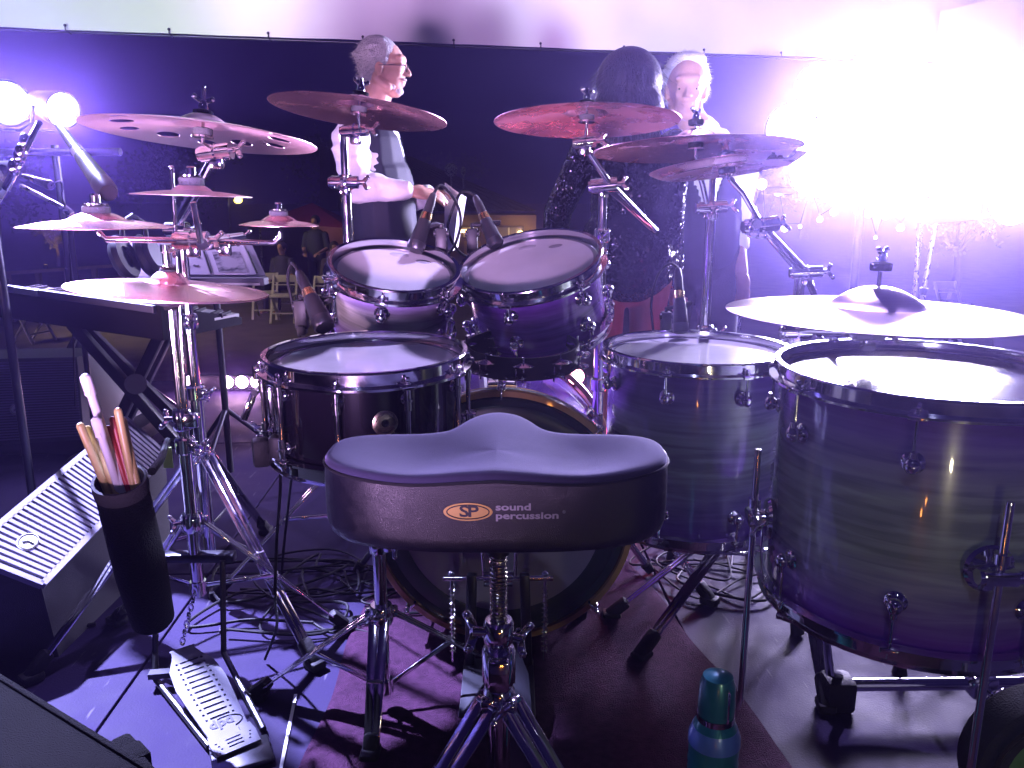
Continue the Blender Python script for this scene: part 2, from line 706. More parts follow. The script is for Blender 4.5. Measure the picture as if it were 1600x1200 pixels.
# carpet under the kit
cm = P('carpet_pile', (.042, .014, .036), .95, nscale=60, namt=.7, bump=1.0, bscale=420)
cm.node_tree.nodes['Principled BSDF'].inputs['Specular IOR Level'].default_value = .1
cv = [V((-.385, .35, 0)), V((.70, .35, 0)), V((.30, 2.25, 0)), V((-.37, 2.25, 0))]
c = MB()
NX, NY = 60, 110
for j in range(NY + 1):
    for i in range(NX + 1):
        s, t = i / NX, j / NY
        p = (cv[0] * (1 - s) + cv[1] * s) * (1 - t) + (cv[3] * (1 - s) + cv[2] * s) * t
        e = min(s, 1 - s, t, 1 - t)
        z = .004 + .008 * min(1, e * 40) + .0018 * sin(p.x * 9 + 2 * sin(p.y * 4)) * sin(p.y * 7) + random.uniform(-.0006, .0006)
        c.v.append(V((p.x + .006 * sin(p.y * 14) * (1 - min(1, e * 9)), p.y, z)))
for j in range(NY):
    for i in range(NX):
        a = j * (NX + 1) + i
        c.f.append((a, a + 1, a + NX + 2, a + NX + 1))
solo('carpet', c, cm, 'dark red worn carpet laid under the bass drum and the stool', 'carpet', loc=(0, 1.2, 0))

# ---- the banner along the canopy edge
bn_m = P('banner_vinyl', (.82, .82, .82), .5, 0, nscale=2.2, namt=.05, rvar=.1)
Bz = 2.05
BL, BRt = at(0, 42, (Bz - 1) / .1934), at(1420, 95, (Bz - 1) / .1566)
BL.z = BRt.z = Bz
bd = (BRt - BL).normalized()
bn = V((bd.y, -bd.x, 0))
b0, b1 = BL - bd * 1.6, BRt + bd * 3.2
LEN = (b1 - b0).length
bannerT = Thing('banner', 'long white vinyl banner hung along the canopy edge above the performers', 'banner', b0 + V((0, 0, 0)))
m = MB()
NX, NY = 220, 14
for j in range(NY + 1):
    for i in range(NX + 1):
        s, t = i / NX, j / NY
        w = .018 * sin(s * 61) * (1 - t) * .35 + .012 * sin(s * 23 + t * 5) + .006 * sin(s * 140 + 3 * t)
        m.v.append(b0 + bd * (LEN * s) + V((0, 0, 1.5 * t)) + bn * w)
for j in range(NY):
    for i in range(NX):
        a = j * (NX + 1) + i
        m.f.append((a, a + 1, a + NX + 2, a + NX + 1))
bannerT.part('banner_sheet', m, bn_m)
bannerT.part('hem_pipe', MB().cyl(b0 + V((0, .05, -.006)), b1 + V((0, .05, -.006)), .009, n=10), M['dark_metal'])
tie = MB().tube([(0, -.012, .018), (.002, -.02, .014), (.002, -.02, -.01), (0, .05, -.02), (0, .06, .0)], .004, 6)
tie.ball((0, -.016, .02), .009, n=8, m=6)
tme = tie.mesh('cable_tie', M['rubber'])
u0 = 25
for k in range(18):
    p = b0 + bd * (.75 + .62 * k)
    if k * .62 + .75 < LEN:
        bannerT.inst('cable_tie', tme, Matrix.Translation(p - b0 + bn * -.0 + V((0, -.01, 0))))
# roof truss that carries the banner
tr = Thing('roof_truss', 'aluminium truss carrying the white banner', 'truss', b0 + V((0, .25, 1.55)))
for dy, dz in ((0, 0), (.28, 0), (.14, -.25)):
    tr.part('chord', MB().cyl(b0 + V((0, .14 + dy, 1.45 + dz)), b1 + V((0, .14 + dy, 1.45 + dz)), .025, n=8), M['steel'])

# the side return of the banner at the right
q = MB()
A0, A1 = at(1432, 352, 6.6), at(1760, 320, 5.9)
for j in range(9):
    for i in range(31):
        s, t = i / 30, j / 8
        p = A0.lerp(A1, s)
        q.v.append(V((p.x, p.y + .02 * sin(s * 20), p.z + 1.6 * t)))
for j in range(8):
    for i in range(30):
        a = j * 31 + i
        q.f.append((a, a + 1, a + 32, a + 31))
solo('side_banner', q, bn_m, 'white vinyl sheet hanging at the right beyond the floodlights', 'banner', loc=A0)

# ================================================================== FAR BACKGROUND
tan = P('painted_wall', (.30, .20, .13), .8, nscale=2, namt=.2)
roofm = P('roof_sheet', (.09, .075, .08), .6, nscale=6, namt=.3)
warm = emat('warm_lamp', (1, .66, .22), 9)
D = 27.0
bT = Thing('building', 'low tan pavilion with sloping dark roof and a lit window', 'building', at(770, 400, D))
wl, wr = at(560, 336, D), at(838, 336, D)
bT.part('wall', MB().box(((wl.x + wr.x) / 2, D + 1.5, (-1.05 + wl.z) / 2), (wr.x - wl.x, 3, wl.z + 1.05)), tan, smooth=False)
rf = MB()
e0, e1, r0, r1 = at(836, 330, D - .4), at(500, 330, D - .4), at(640, 246, D + 1), at(500, 228, D + 1)
rf.add([e0, e1, r1, r0, e0 + V((0, 3.4, 0)), e1 + V((0, 3.4, 0)), r1 + V((0, .4, 0)), r0 + V((0, .4, 0))],
       [(0, 1, 2, 3), (4, 5, 6, 7), (0, 3, 7, 4), (1, 5, 6, 2), (0, 4, 5, 1), (2, 6, 7, 3)])
roof = bT.part('roof', rf, roofm, smooth=False)
for i in range(22):
    s = i / 22
    a, b = e0.lerp(e1, s), r0.lerp(r1, s)
    bT.part('roof_seam', MB().bar(a + V((0, -.03, .02)), b + V((0, -.03, .02)), .05, .05), roofm, roof, smooth=False)
for (u, v, w, h, lit) in ((795, 366, 1.0, .55, 1), (735, 363, .55, .4, 2)):
    c0 = at(u, v, D - .02)
    w_ = bT.part('window', MB().box(c0, (w, .06, h)), P('window_frame', (.10, .08, .06), .6), smooth=False)
    bT.part('pane', MB().box(c0 + V((0, -.04, 0)), (w * .86, .02, h * .8)), P('dim_pane', (.10, .09, .10), .2, emis=(1, .6, .3), estr=.12 * lit), w_, smooth=False)
    bT.part('mullion', MB().box(c0 + V((0, -.06, 0)), (.05, .03, h * .8)), M['white_plastic'], w_, smooth=False)
wlp = bT.part('wall_lamp', MB().ball(at(813, 366, D - .35), .12), warm)
dl = bT.part('door_light', MB().box(at(728, 361, D - .15), (.34, .1, .10)), warm, smooth=False)
point('wall_lamp_light', at(813, 366, D - .75), 22, (1, .62, .25), .12)
dr = bT.part('door', MB().box(at(738, 394, D - .06), (.55, .06, .72)), P('yellow_door', (.55, .38, .08), .6), smooth=False)
for (u, v) in ((705, 266), (724, 268)):
    d_ = Thing('satellite_dish', 'round pale dish on the pavilion roof, %s one' % ('larger left' if u < 710 else 'narrower right'), 'dish', at(u, v + 14, D))
    d_.part('bowl', MB().lathe([(0, 0), (.10, .01), (.22 if u < 710 else .16, .06)], Matrix.Translation(at(u, v, D)) @ Matrix.Rotation(1.45, 4, 'X') @ Matrix.Diagonal((1 if u < 710 else .5, 1, 1, 1)), 20), M['steel'])
    d_.part('mast', MB().cyl(at(u, v + 30, D + .1), at(u, v, D + .1), .03, n=8), M['steel'])


def tree(name, base, height, crown_r, label, leaf, leafc, trunkc, nleaf=900, zc=None):
    t = Thing(name, label, 'tree', base)
    rnd = random.Random(hash(label) % 1000 if False else len(label) * 7 + int(abs(base[0]) * 10))
    tp = V(base) + V((0, 0, height * .55))
    t.part('trunk', MB().tube([V(base), V(base).lerp(tp, .5) + V((.03 * height, 0, 0)), tp], [height * .045, height * .032, height * .02], 8), trunkc)
    lb = MB()
    for k in range(6):
        a = k * 1.05 + rnd.random()
        lb.tube([tp - V((0, 0, height * .1)), tp + V((cos(a) * crown_r * .4, sin(a) * crown_r * .4, crown_r * .2)), tp + V((cos(a) * crown_r * .8, sin(a) * crown_r * .8, crown_r * .5))], [height * .018, height * .01, height * .004], 6)
    t.part('limbs', lb, trunkc)
    m = MB()
    cc = V(base) + V((0, 0, height - crown_r * .8))
    cl = [cc + V((rnd.gauss(0, .5), rnd.gauss(0, .5), rnd.gauss(0, .33))) * crown_r for _ in range(16)]
    for _ in range(nleaf):
        p = rnd.choice(cl) + V((rnd.gauss(0, .2), rnd.gauss(0, .2), rnd.gauss(0, .16))) * crown_r
        a, b = V((rnd.gauss(0, 1), rnd.gauss(0, 1), rnd.gauss(0, 1))).normalized() * leaf, V((rnd.gauss(0, 1), rnd.gauss(0, 1), rnd.gauss(0, 1))).normalized() * leaf * .6
        m.add([p - a, p + b, p + a, p - b], [(0, 1, 2, 3)])
    t.part('crown', m, leafc, smooth=False)
    return t


leafc = P('leaf', (.05, .075, .03), .7, nscale=3, namt=.5)
leafy = P('leaf_pale', (.16, .15, .05), .7, nscale=3, namt=.4)
bark = P('bark', (.12, .09, .06), .9, bump=.4, bscale=30)
pb = at(91, 412, 25)
pb.z = -1.05
tree('small_tree', pb, 1.38, .46, 'small tree glowing yellow under an uplight beyond the rail', .05, leafy, bark, 900)
ul = Thing('ground_uplight', 'small ground lamp at the foot of the yellow lit tree', 'lamp', pb + V((.1, -.9, 0)))
ul.part('lamp_can', MB().cyl(pb + V((.1, -.9, 0)), pb + V((.1, -.86, .12)), .06), M['black'])
ul.part('lens', MB().cyl(pb + V((.1, -.86, .12)), pb + V((.1, -.858, .125)), .05), emat('uplight_lens', (1, .7, .1), 4))
spot('uplight', pb + V((.1, -.85, .15)), pb + V((0, 0, 1.0)), 70, (1, .62, .05), 70, .5, .05)
tb = [(-17, 42, 5.5, 2.4), (-10, 48, 6.0, 2.6), (-24, 38, 5.0, 2.4), (-3.5, 52, 5.0, 2.2), (8, 50, 5.5, 2.4), (15, 42, 5.5, 2.5), (23, 40, 6, 2.8)]
lbs = ['dark tree far left beyond the lawn, lowest of the row', 'dark tree beyond the rail, behind the street lamp', 'dark tree at the far left edge of the lawn', 'dark tree behind the pavilion roof',
       'dark tree right of the pavilion', 'dark tree behind the floodlights', 'dark tree at the far right of the lawn']
for (x, y, h, r), lb in zip(tb, lbs):
    tree('tree', V((x, y, -1.05)), h, r, lb, .13, leafc, bark, 3000)
pk = at(1485, 470, 15)
pk.z = -1.05
tree('tree', pk, 2.3, .75, 'small leafy tree lit pink beyond the right end of the stage', .05, leafy, bark, 900)

# street lamp
sl = at(372, 313, 42)
st = Thing('street_lamp', 'yellow street lamp far off on a thin post', 'street lamp', (sl.x - .5, 42, -1.05))
st.part('post', MB().cyl((sl.x - .5, 42, -1.05), (sl.x - .5, 42, sl.z + .15), .05, n=8).tube([(sl.x - .5, 42, sl.z + .15), (sl.x - .25, 42, sl.z + .3), (sl.x, 42, sl.z + .2)], .035, 6), M['dark_metal'])
st.part('lamp_head', MB().ball(sl, .17, (1.2, 1, .9)), emat('sodium_lamp', (1, .85, .12), 16))

# low wooden rail at the left
woodp = P('rail_timber', (.30, .24, .17), .8, nscale=8, namt=.3)
ra, rb = at(-60, 432, 13), at(196, 414, 15.5)
rt = Thing('rail_fence', 'low timber rail fence crossing the lawn behind the keyboard', 'fence', (ra.x, ra.y, -1.05))
rt.part('top_rail', MB().bar(ra, rb, .10, .05), woodp, smooth=False)
rt.part('lower_rail', MB().bar(ra - V((0, 0, .45)), rb - V((0, 0, .45)), .08, .04), woodp, smooth=False)
for k in range(6):
    p = ra.lerp(rb, (k + .3) / 5.6)
    rt.part('post', MB().box((p.x, p.y + .06, (p.z - 1.05) / 2), (.08, .08, p.z + 1.05)), woodp, smooth=False)

# white folding chairs
chw = P('chair_resin', (.62, .60, .58), .5, nscale=8, namt=.1)


def chair(base, rz, label):
    R = Matrix.Rotation(rz, 3, 'Z')
    t = Thing('folding_chair', label, 'chair', base, R, 'white folding chairs on the lawn')
    for s in (-1, 1):
        t.part('leg', MB().bar((s * .2, -.20, 0), (s * .2, .17, .78), .035, .022), chw, world=False)
        t.part('leg', MB().bar((s * .17, .22, 0), (s * .17, -.14, .46), .035, .022), chw, world=False)
    t.part('seat', MB().box((0, 0, .45), (.40, .38, .035), b=.008), chw, world=False)
    t.part('backrest', MB().box((0, .165, .72), (.40, .02, .12), b=.006), chw, world=False)
    t.part('crossbar', MB().bar((-.2, -.12, .16), (.2, -.12, .16), .03, .02).bar((-.2, .1, .62), (.2, .1, .62), .03, .015), chw, world=False)
    return t


for (u, v, D_, rz, lb) in ((417, 499, 14, .1, 'white folding chair half hidden by the edge of the hi-hat'), (446, 498, 13.6, 0, 'white folding chair just left of the snare side microphone'),
                           (508, 500, 13.4, -.15, 'white folding chair behind the left rack tom'), (52, 524, 11.5, 1.3, 'white folding chair seen side on below the keyboard'),
                           (1480, 520, 12.5, .3, 'white folding chair beyond the right end of the stage')):
    p = at(u, v, D_)
    p.z = -1.05
    chair(p, rz, lb)

# red party tent with a table
rp = at(492, 400, 19)
rp.z = -1.05
tt = Thing('party_tent', 'red and tan canopy tent behind the seated guests', 'tent', rp)
redc = P('tent_fabric', (.35, .04, .05), .8, nscale=3, namt=.2)
tt.part('canopy', MB().add([V((-1, -.8, 1.55)), V((1, -.8, 1.4)), V((1, .8, 1.4)), V((-1, .8, 1.55)), V((0, 0, 1.95))], [(0, 1, 4), (1, 2, 4), (2, 3, 4), (3, 0, 4)]), redc, world=False, smooth=False)
tt.part('side_cloth', MB().box((.35, .8, .75), (1.2, .03, 1.35)), tan, world=False, smooth=False)
for sx in (-1, 1):
    for sy in (-.8, .8):
        tt.part('leg', MB().cyl((sx, sy, 0), (sx, sy, 1.5), .025, n=8), M['steel'], world=False)
point('tent_bulb_light', rp + V((.3, .2, 1.5)), 5, (1, .5, .3), .08)
tt.part('bulb', MB().ball((.3, .2, 1.5), .04), emat('bulb_warm', (1, .5, .2), 3), world=False)

# unseen lamp post added left of the frame to brighten chairs and lawn
lp_ = V((-9.5, 10.5, -1.05))
lpt = Thing('added_lawn_lamp', 'tall lamp post added out of view beyond the left edge to light the lawn', 'street lamp', lp_)
lpt.part('post', MB().cyl(lp_, lp_ + V((0, 0, 4.4)), .05, .035), M['dark_metal'])
lpt.part('lamp_head', MB().box(lp_ + V((.2, .05, 4.4)), (.5, .22, .08), b=.02), M['dark_metal'])
lpt.part('lens', MB().box(lp_ + V((.28, .05, 4.352)), (.3, .16, .012)), emat('added_lawn_lens', (1, .8, .55), 8))
spot('added_lawn_light', lp_ + V((.28, .05, 4.3)), (-3.6, 14.5, -1.0), 1300, (1, .74, .50), 70, .8, .1)
# string of bulbs at the right, out on the lawn
sb = Thing('string_lights', 'festoon of small white bulbs strung behind the floodlights', 'lights', at(1300, 340, 11))
bulbs = [(1180, 325, .02), (1196, 352, .03), (1226, 357, .045), (1281, 343, .035), (1303, 331, .05), (1266, 300, .04), (1340, 330, .045), (1357, 334, .05), (1384, 336, .06), (1407, 356, .045),
         (1421, 336, .05), (1436, 338, .05), (1368, 371, .02), (1250, 354, .02), (1216, 300, .05), (1352, 306, .05), (1330, 318, .04), (1190, 288, .07)]
bm_ = emat('festoon_bulb', (1, .97, 1), 14)
pts = []
for (u, v, r) in sorted(bulbs):
    p = at(u, v, 11 + .4 * sin(u))
    sb.part('bulb', MB().ball(p, r, n=10, m=7), bm_)
    pts.append(p + V((0, 0, r + .02)))
sb.part('cord', MB().tube(pts, .006, 5), M['cable'])
for u in (1168, 1446):
    p = at(u, 300, 11)
    sb.part('pole', MB().cyl((p.x, p.y, -1.05), (p.x, p.y, p.z + .3), .03, n=8), M['steel'])

# ---- haze; its violet glow round the lamps stands in for lens bloom
hz = MB().box((0, 28, 1.7), (130, 64, 7.6))
ho = bpy.data.objects.new('haze', hz.mesh('haze', None, None, False))
COL.objects.link(ho)
ho['kind'] = 'stuff'
hm = bpy.data.materials.new('haze')
hm.use_nodes = True
N_, L_ = hm.node_tree.nodes, hm.node_tree.links
N_.remove(N_['Principled BSDF'])
pv = N_.new('ShaderNodeVolumePrincipled')
pv.inputs['Color'].default_value = (.46, .36, 1.0, 1)
pv.inputs['Density'].default_value = HAZE
pv.inputs['Anisotropy'].default_value = .885
L_.new(pv.outputs['Volume'], N_['Material Output'].inputs['Volume'])
ho.data.materials.append(hm)

# ================================================================== STAGE LAMPS
lens_t = emat('overhead_lens', (.8, .75, 1.0), 12)
lens_w = emat('par_lens', (.78, .70, 1.0), 45)
lens_f = emat('flood_lens', (.86, .80, 1.0), 140)


def par_can(name, c, target, r, label, lens, cat='stage light', group=None):
    d = (V(target) - V(c)).normalized()
    R = d.to_track_quat('Z', 'Y').to_matrix()
    t = Thing(name, label, cat, c, R, group)
    t.part('can', MB().lathe([(0, -.20), (r * .55, -.20), (r * .7, -.17), (r * .98, -.03), (r * 1.04, .0), (r * 1.04, .02), (r * .95, .02), (r * .93, -.02), (0, -.02)], None, 28), M['black'], world=False)
    t.part('lens', MB().lathe([(0, .004), (r * .9, .0)], None, 28), lens, world=False)
    t.part('yoke', MB().tube([(r * 1.1, 0, -.06), (r * 1.12, -r * .9, -.07), (r * .6, -r * 1.4, -.08), (-r * .6, -r * 1.4, -.08), (-r * 1.12, -r * .9, -.07), (-r * 1.1, 0, -.06)], .008, 8), M['dark_metal'], world=False)
    t.part('yoke_knob', MB().wing((r * 1.08, 0, -.06), (1, 0, 0), .012), M['black'], world=False)
    return t


par_can('par_light', PAR1, (.1, .9, .55), .088, 'round stage light blazing white at the far left edge, left of its pair', lens_w, group='par lights on the left stand')
par_can('par_light', PAR2, (1.9, .9, .4), .068, 'round stage light blazing white, right of its pair on the left stand', lens_w, group='par lights on the left stand')
ls = Thing('light_stand', 'dark tripod stand carrying the two par lights at the left', 'light stand', (PAR1.x + .12, 3.55, 0))
lx = PAR1.x + .12
ls.part('pole', MB().cyl((lx, 3.55, .12), (lx, 3.55, 1.22), .016).cyl((lx, 3.55, .1), (lx, 3.55, .7), .022), M['dark_metal'])
ls.part('crossbar', MB().cyl((lx - .3, 3.56, 1.19), (lx + .3, 3.5, 1.19), .016), M['dark_metal'])
for k in range(3):
    a = .5 + k * 2.094
    ls.part('leg', MB().bar((lx, 3.55, .42), (lx + .4 * cos(a), 3.55 + .4 * sin(a), .01), .02, .012), M['dark_metal'])

# bank of floodlights at the right
fb = Thing('floodlight_bank', 'bank of blinding white floodlights on a stand at the right', 'floodlight', (FLOOD.x, 5.0, 0))
fl = [(1272 + 73 * i + (36 if j == 1 else 0) - (0 if j else -10), 140 + 64 * j) for j in range(3) for i in range(5 if j != 1 else 4)] + [(1235, 204), (1600, 250), (1580, 312)]  # end lamps at the right added to widen the white glare
hs = MB().lathe([(0, .02), (.146, .02), (.148, .0), (.148, -.02), (.10, -.12), (.06, -.16), (0, -.16)], Matrix.Rotation(pi / 2, 4, 'X'), 28).mesh('lamp_housing', M['black'])
lm = MB().lathe([(0, .028), (.143, .026), (.143, .021)], Matrix.Rotation(pi / 2, 4, 'X'), 28).mesh('lamp_lens', lens_f)
fin = MB()
for i in range(9):
    fin.box((-.08 + .02 * i, .12, 0), (.004, .06, .16))
finm = fin.mesh('cooling_fins', M['dark_metal'], None, False)
for (u, v) in fl:
    p = at(u, v, 4.9)
    h = fb.inst('lamp_housing', hs, Matrix.Translation(p - V((FLOOD.x, 5.0, 0))))
    fb.inst('lamp_lens', lm, Matrix.Translation((0, 0, 0)), h)
    fb.inst('cooling_fins', finm, Matrix(), h)
for dx in (-.42, 0, .42):
    fb.part('upright', MB().cyl((FLOOD.x + dx, 5.15, 1.0), (FLOOD.x + dx, 5.15, 1.72), .016), M['dark_metal'])
fb.part('crossbar', MB().cyl((FLOOD.x - .6, 5.15, 1.05), (FLOOD.x + .6, 5.15, 1.05), .022), M['dark_metal'])
fb.part('pole', MB().cyl((FLOOD.x, 5.15, -1.05), (FLOOD.x, 5.15, 1.1), .025), M['dark_metal'])
for k in range(3):
    a = .5 + k * 2.094
    fb.part('leg', MB().bar((FLOOD.x, 5.15, -.45), (FLOOD.x + .6 * cos(a), 5.15 + .6 * sin(a), -1.04), .03, .02), M['dark_metal'])

# small floor lights along the stage front
lens_p = emat('floor_lens_pink', (1, .62, .95), 22)
lens_r = emat('floor_lens_red', (1, .16, .25), 22)
lb = Thing('led_bar', 'low black LED bar with pale pink lamps behind the snare drum', 'stage light', atz(372, 606, 0))
c0 = atz(340, 608, 0)
pc = [atz(u, 612, .0) for u in (298, 355, 378, 401)]
lb.part('housing', MB().bar(pc[0] + V((-.08, .05, .045)), pc[3] + V((.12, .05, .045)), .07, .08, b=.01), M['black'])
for p in pc:
    lb.part('lamp', MB().lathe([(0, 0), (.026, 0), (.032, -.01)], Matrix.Translation(p + V((0, .0, .05))) @ Matrix.Scale(1.05, 4) @ Matrix.Rotation(pi / 2, 4, 'X'), 18), lens_p)
    point('led_light', p + V((0, -.05, .055)), 1.8, (1, .5, .9), .03)
pr = atz(900, 606, 0)
rl = Thing('floor_light', 'small red and white floor lamp glowing between the kick and the right stands', 'stage light', pr)
rl.part('can', MB().cyl(pr + V((0, .12, .06)), pr + V((0, .01, .06)), .045, .05), M['black'])
rl.part('lens', MB().lathe([(0, 0), (.038, 0), (.044, -.01)], Matrix.Translation(pr + V((0, .0, .06))) @ Matrix.Rotation(pi / 2, 4, 'X'), 18), emat('floor_lens_core', (1, .30, .45), 24))
rl.part('bracket', MB().tube([pr + V((-.06, .06, .06)), pr + V((-.06, .06, .005)), pr + V((.06, .06, .005)), pr + V((.06, .06, .06))], .006, 6), M['dark_metal'])
point('red_light', pr + V((0, -.06, .07)), 1.6, (1, .08, .15), .03)

for p_, tg_, lb_ in ((TR1, (-.55, 1.35, 0), 'unseen par can high above the left of the stage'), (TR2, (.35, 1.4, .3), 'unseen par can added high over the right front to brighten the drum heads'), (TR3, (-.3, 3.0, 1.0), 'unseen par can added high behind the drummer as fill on the drum shells')):
    d_ = (V(tg_) - p_).normalized()
    par_can('unseen_overhead_light', p_ - d_ * .06, tg_, .09, lb_, lens_t)

# two small warm lamps low at the back of the stage (they glint in the lacquer of the floor toms)
for p_, r_, c_, e_, lb_ in (((.50, -.12, .26), .019, (1, .86, .55), 260, 'small warm white floor lamp behind the drummer'), ((.16, .02, .13), .012, (1, .34, .06), 60, 'tiny amber lamp on the deck behind the drummer'), ((.10, -.30, .05), .012, (1, .34, .06), 60, 'tiny amber lamp at the back of the deck')):
    p_ = V(p_)
    t = Thing('floor_light', lb_, 'stage light', (p_.x, p_.y - .03, 0))
    t.part('can', MB().cyl(p_ + V((0, -.09, 0)), p_ + V((0, -.012, 0)), r_ * 1.2, r_ * 1.3, 20), M['black'])
    t.part('lens', MB().ball(p_, r_, (1, .5, 1)), emat('small_lens', c_, e_))
    t.part('stem', MB().cyl((p_.x, p_.y - .05, .002), p_ + V((0, -.05, 0)), .006), M['black'])

rp_ = V((1.02, 2.62, .07))
par_can('floor_light', rp_, (.50, 3.02, .55), .05, 'small red par can added out of sight behind the middle floor tom', lens_r)
spot('added_red_par', rp_ + V((-.07, .05, .07)), (.48, 3.0, .50), 2.5, (1, .05, .08), 70, .6, .03)  # hidden lamp added to redden the woman's legs
spot('added_red_par', V((.40, 2.75, .30)), (.30, 1.9, 0), 10, (1, .05, .10), 80, .7, .03)  # hidden lamp added to redden the carpet beside the kick
par_can('floor_light', V((.40, 2.80, .30)), (.30, 1.9, 0), .04, 'small red par can added out of sight behind the bass drum to redden the carpet', lens_r)

# ================================================================== DRUMS
def frame(n, twist=0.0):
    n = V(n).normalized()
    q = V((0, 0, 1)).rotation_difference(n)
    return q.to_matrix() @ Matrix.Rotation(twist, 3, 'Z')


def hoop_prof(R, up=1, wide=.021):
    z = lambda a: a * up
    return [(R + .004, z(.016)), (R + .0045, z(.019)), (R + .013, z(.0195)), (R + .014, z(.017)), (R + .0085, z(.014)), (R + .0085, z(-.004)),
            (R + wide, z(-.007)), (R + wide, z(-.011)), (R + .004, z(-.012))]


def hoop_mesh(R, ears, n, tw, up=1):
    mb = MB().lathe(hoop_prof(R, up), None, 72, True)
    if ears:
        for i in range(n):
            a = tw + 2 * pi * i / n
            mb.box((cos(a) * (R + .016), sin(a) * (R + .016), -.008 * up), (.02, .026, .009), Matrix.Rotation(a, 3, 'Z'), .002)
    return mb


def pod_lug():
    m = MB()
    m.lathe([(0, -.002), (.016, -.002), (.0165, .003), (.013, .007), (.008, .009), (.008, .012)], Matrix.Rotation(pi / 2, 4, 'Y'), 18)
    m.ball((.019, 0, 0), .0115, (1, 1, 1.15), n=16, m=10)
    m.cyl((.019, 0, .008), (.019, 0, .020), .0065, .005, 12)
    return m


def tube_lug(h):
    m = MB()
    for s in (-1, 1):
        m.ball((.004, 0, s * h * .30), .0095, (.8, 1, 1.1), n=14, m=8)
        m.cyl((.0, 0, s * h * .30), (.013, 0, s * h * .30), .0065, .0065, 12)
        m.cyl((.015, 0, s * h * .19), (.015, 0, s * h * .46), .0068, .0058, 12)
        m.lathe([(0, 0), (.0085, 0), (.0085, .004), (0, .004)], Matrix.Translation((.015, 0, s * h * .30 - .002)), 14)
    m.cyl((.015, 0, -h * .3), (.015, 0, h * .3), .0045, n=10)
    return m


def rod_mesh(L):
    m = MB()
    m.cyl((0, 0, -L), (0, 0, 0), .0026, n=8)
    m.lathe([(0, -.001), (.0065, -.001), (.0065, .0015), (0, .0015)], None, 12)
    m.box((0, 0, .006), (.0062, .0062, .010), b=.0008)
    m.cyl((0, 0, .0015), (0, 0, .004), .0048, n=10)
    return m


def drum(name, label, top, R, depth, n, twist, shm, headm, nl, lug='pod', tw0=0.0, rod=.05, cat='drum', group=None, bottom=True, hz_up=0):
    n = V(n).normalized()
    Rm = frame(n, twist)
    t = Thing(name, label, cat, V(top) - n * depth, Rm, group)
    sh = MB().lathe([(R, .0), (R, depth), (R - .007, depth), (R - .007, 0)], None, 72, True)
    t.part('shell', sh, shm, world=False)
    t.part('batter_head', MB().lathe([(R + .0035, depth - .010), (R + .0035, depth - .002), (R - .001, depth + .0005), (R - .012, depth + .001), (0, depth + .001)], None, 72), headm, world=False)
    hm_ = hoop_mesh(R, True, nl, tw0)
    hm_.xf(Matrix.Translation((0, 0, depth)))
    t.part('batter_hoop', hm_, M['chrome'], world=False)
    if bottom:
        t.part('resonant_head', MB().lathe([(R + .0035, .010), (R + .0035, .002), (R - .001, -.0005), (0, -.001)], None, 48), M['reso'], world=False)
        t.part('resonant_hoop', hoop_mesh(R, True, nl, tw0, -1), M['chrome'], world=False)
    if lug == 'tube':
        lme = tube_lug(depth).mesh('lug', M['chrome'])
    else:
        lme = pod_lug().mesh('lug', M['chrome'])
    rme = rod_mesh(depth * .30 if lug == 'tube' else rod).mesh('tension_rod', M['chrome'])
    for i in range(nl):
        a = tw0 + 2 * pi * i / nl
        Rz = Matrix.Rotation(a, 4, 'Z')
        if lug == 'tube':
            t.inst('lug', lme, Rz @ Matrix.Translation((R, 0, depth / 2)))
        else:
            t.inst('lug', lme, Rz @ Matrix.Translation((R, 0, depth - rod - .004)))
            if bottom:
                t.inst('lug', lme, Rz @ Matrix.Translation((R, 0, rod + .004)) @ Matrix.Rotation(pi, 4, 'X'))
        t.inst('tension_rod', rme, Rz @ Matrix.Translation((R + .016, 0, depth - .003)))
        if bottom:
            t.inst('tension_rod', rme, Rz @ Matrix.Translation((R + .016, 0, .003)) @ Matrix.Rotation(pi, 4, 'X'))
    return t


M['reso'] = P('clear_head', (.5, .5, .52), .1, 0, alpha=.5)
EDGE, MID = (.15, .04, .42), (.30, .30, .30)
GREEN = (.20, .23, .17)

# ---- rack toms
n1 = V((.15, -.33, 1))
T1 = at(616, 424, 1.75)
tom1 = drum('rack_tom', 'smaller left rack tom, purple and grey lacquered shell, tilted towards the stool', T1, .129, .145, n1, 0, shell_mat('tom_shell', .155, EDGE, MID), head_mat('tom_head', .129, (.90, .88, .88), rim=(.34, .32, .34), start=.93), 6, tw0=.5, rod=.035, group='rack toms')
n2 = V((-.20, -.36, 1))
T2 = at(829, 416, 1.86)
tom2 = drum('rack_tom', 'larger right rack tom, dark purple shell, under the middle microphones', T2, .155, .150, n2, 0, shell_mat('tom_shell_b', .150, (.12, .03, .34), (.16, .07, .32)), head_mat('tom_head_b', .155, (.90, .88, .88), rim=(.34, .32, .34), start=.93), 6, tw0=.15, rod=.038, group='rack toms')

# ---- snare
snare_shell = P('black_lacquer', (.004, .003, .006), .10, 0, coat=1.0)
Sn = at(573, 562, 1.43)
SD = .155
nS = V((.0, -.03, 1))
snare = drum('snare_drum', 'black snare drum with chrome hoops and tube lugs and a round metal badge', Sn, .170, SD, nS, 0, snare_shell, head_mat('snare_head', .170, (.90, .89, .92), rim=(.28, .27, .30), start=.91), 10, 'tube', tw0=-pi / 2 - .10)
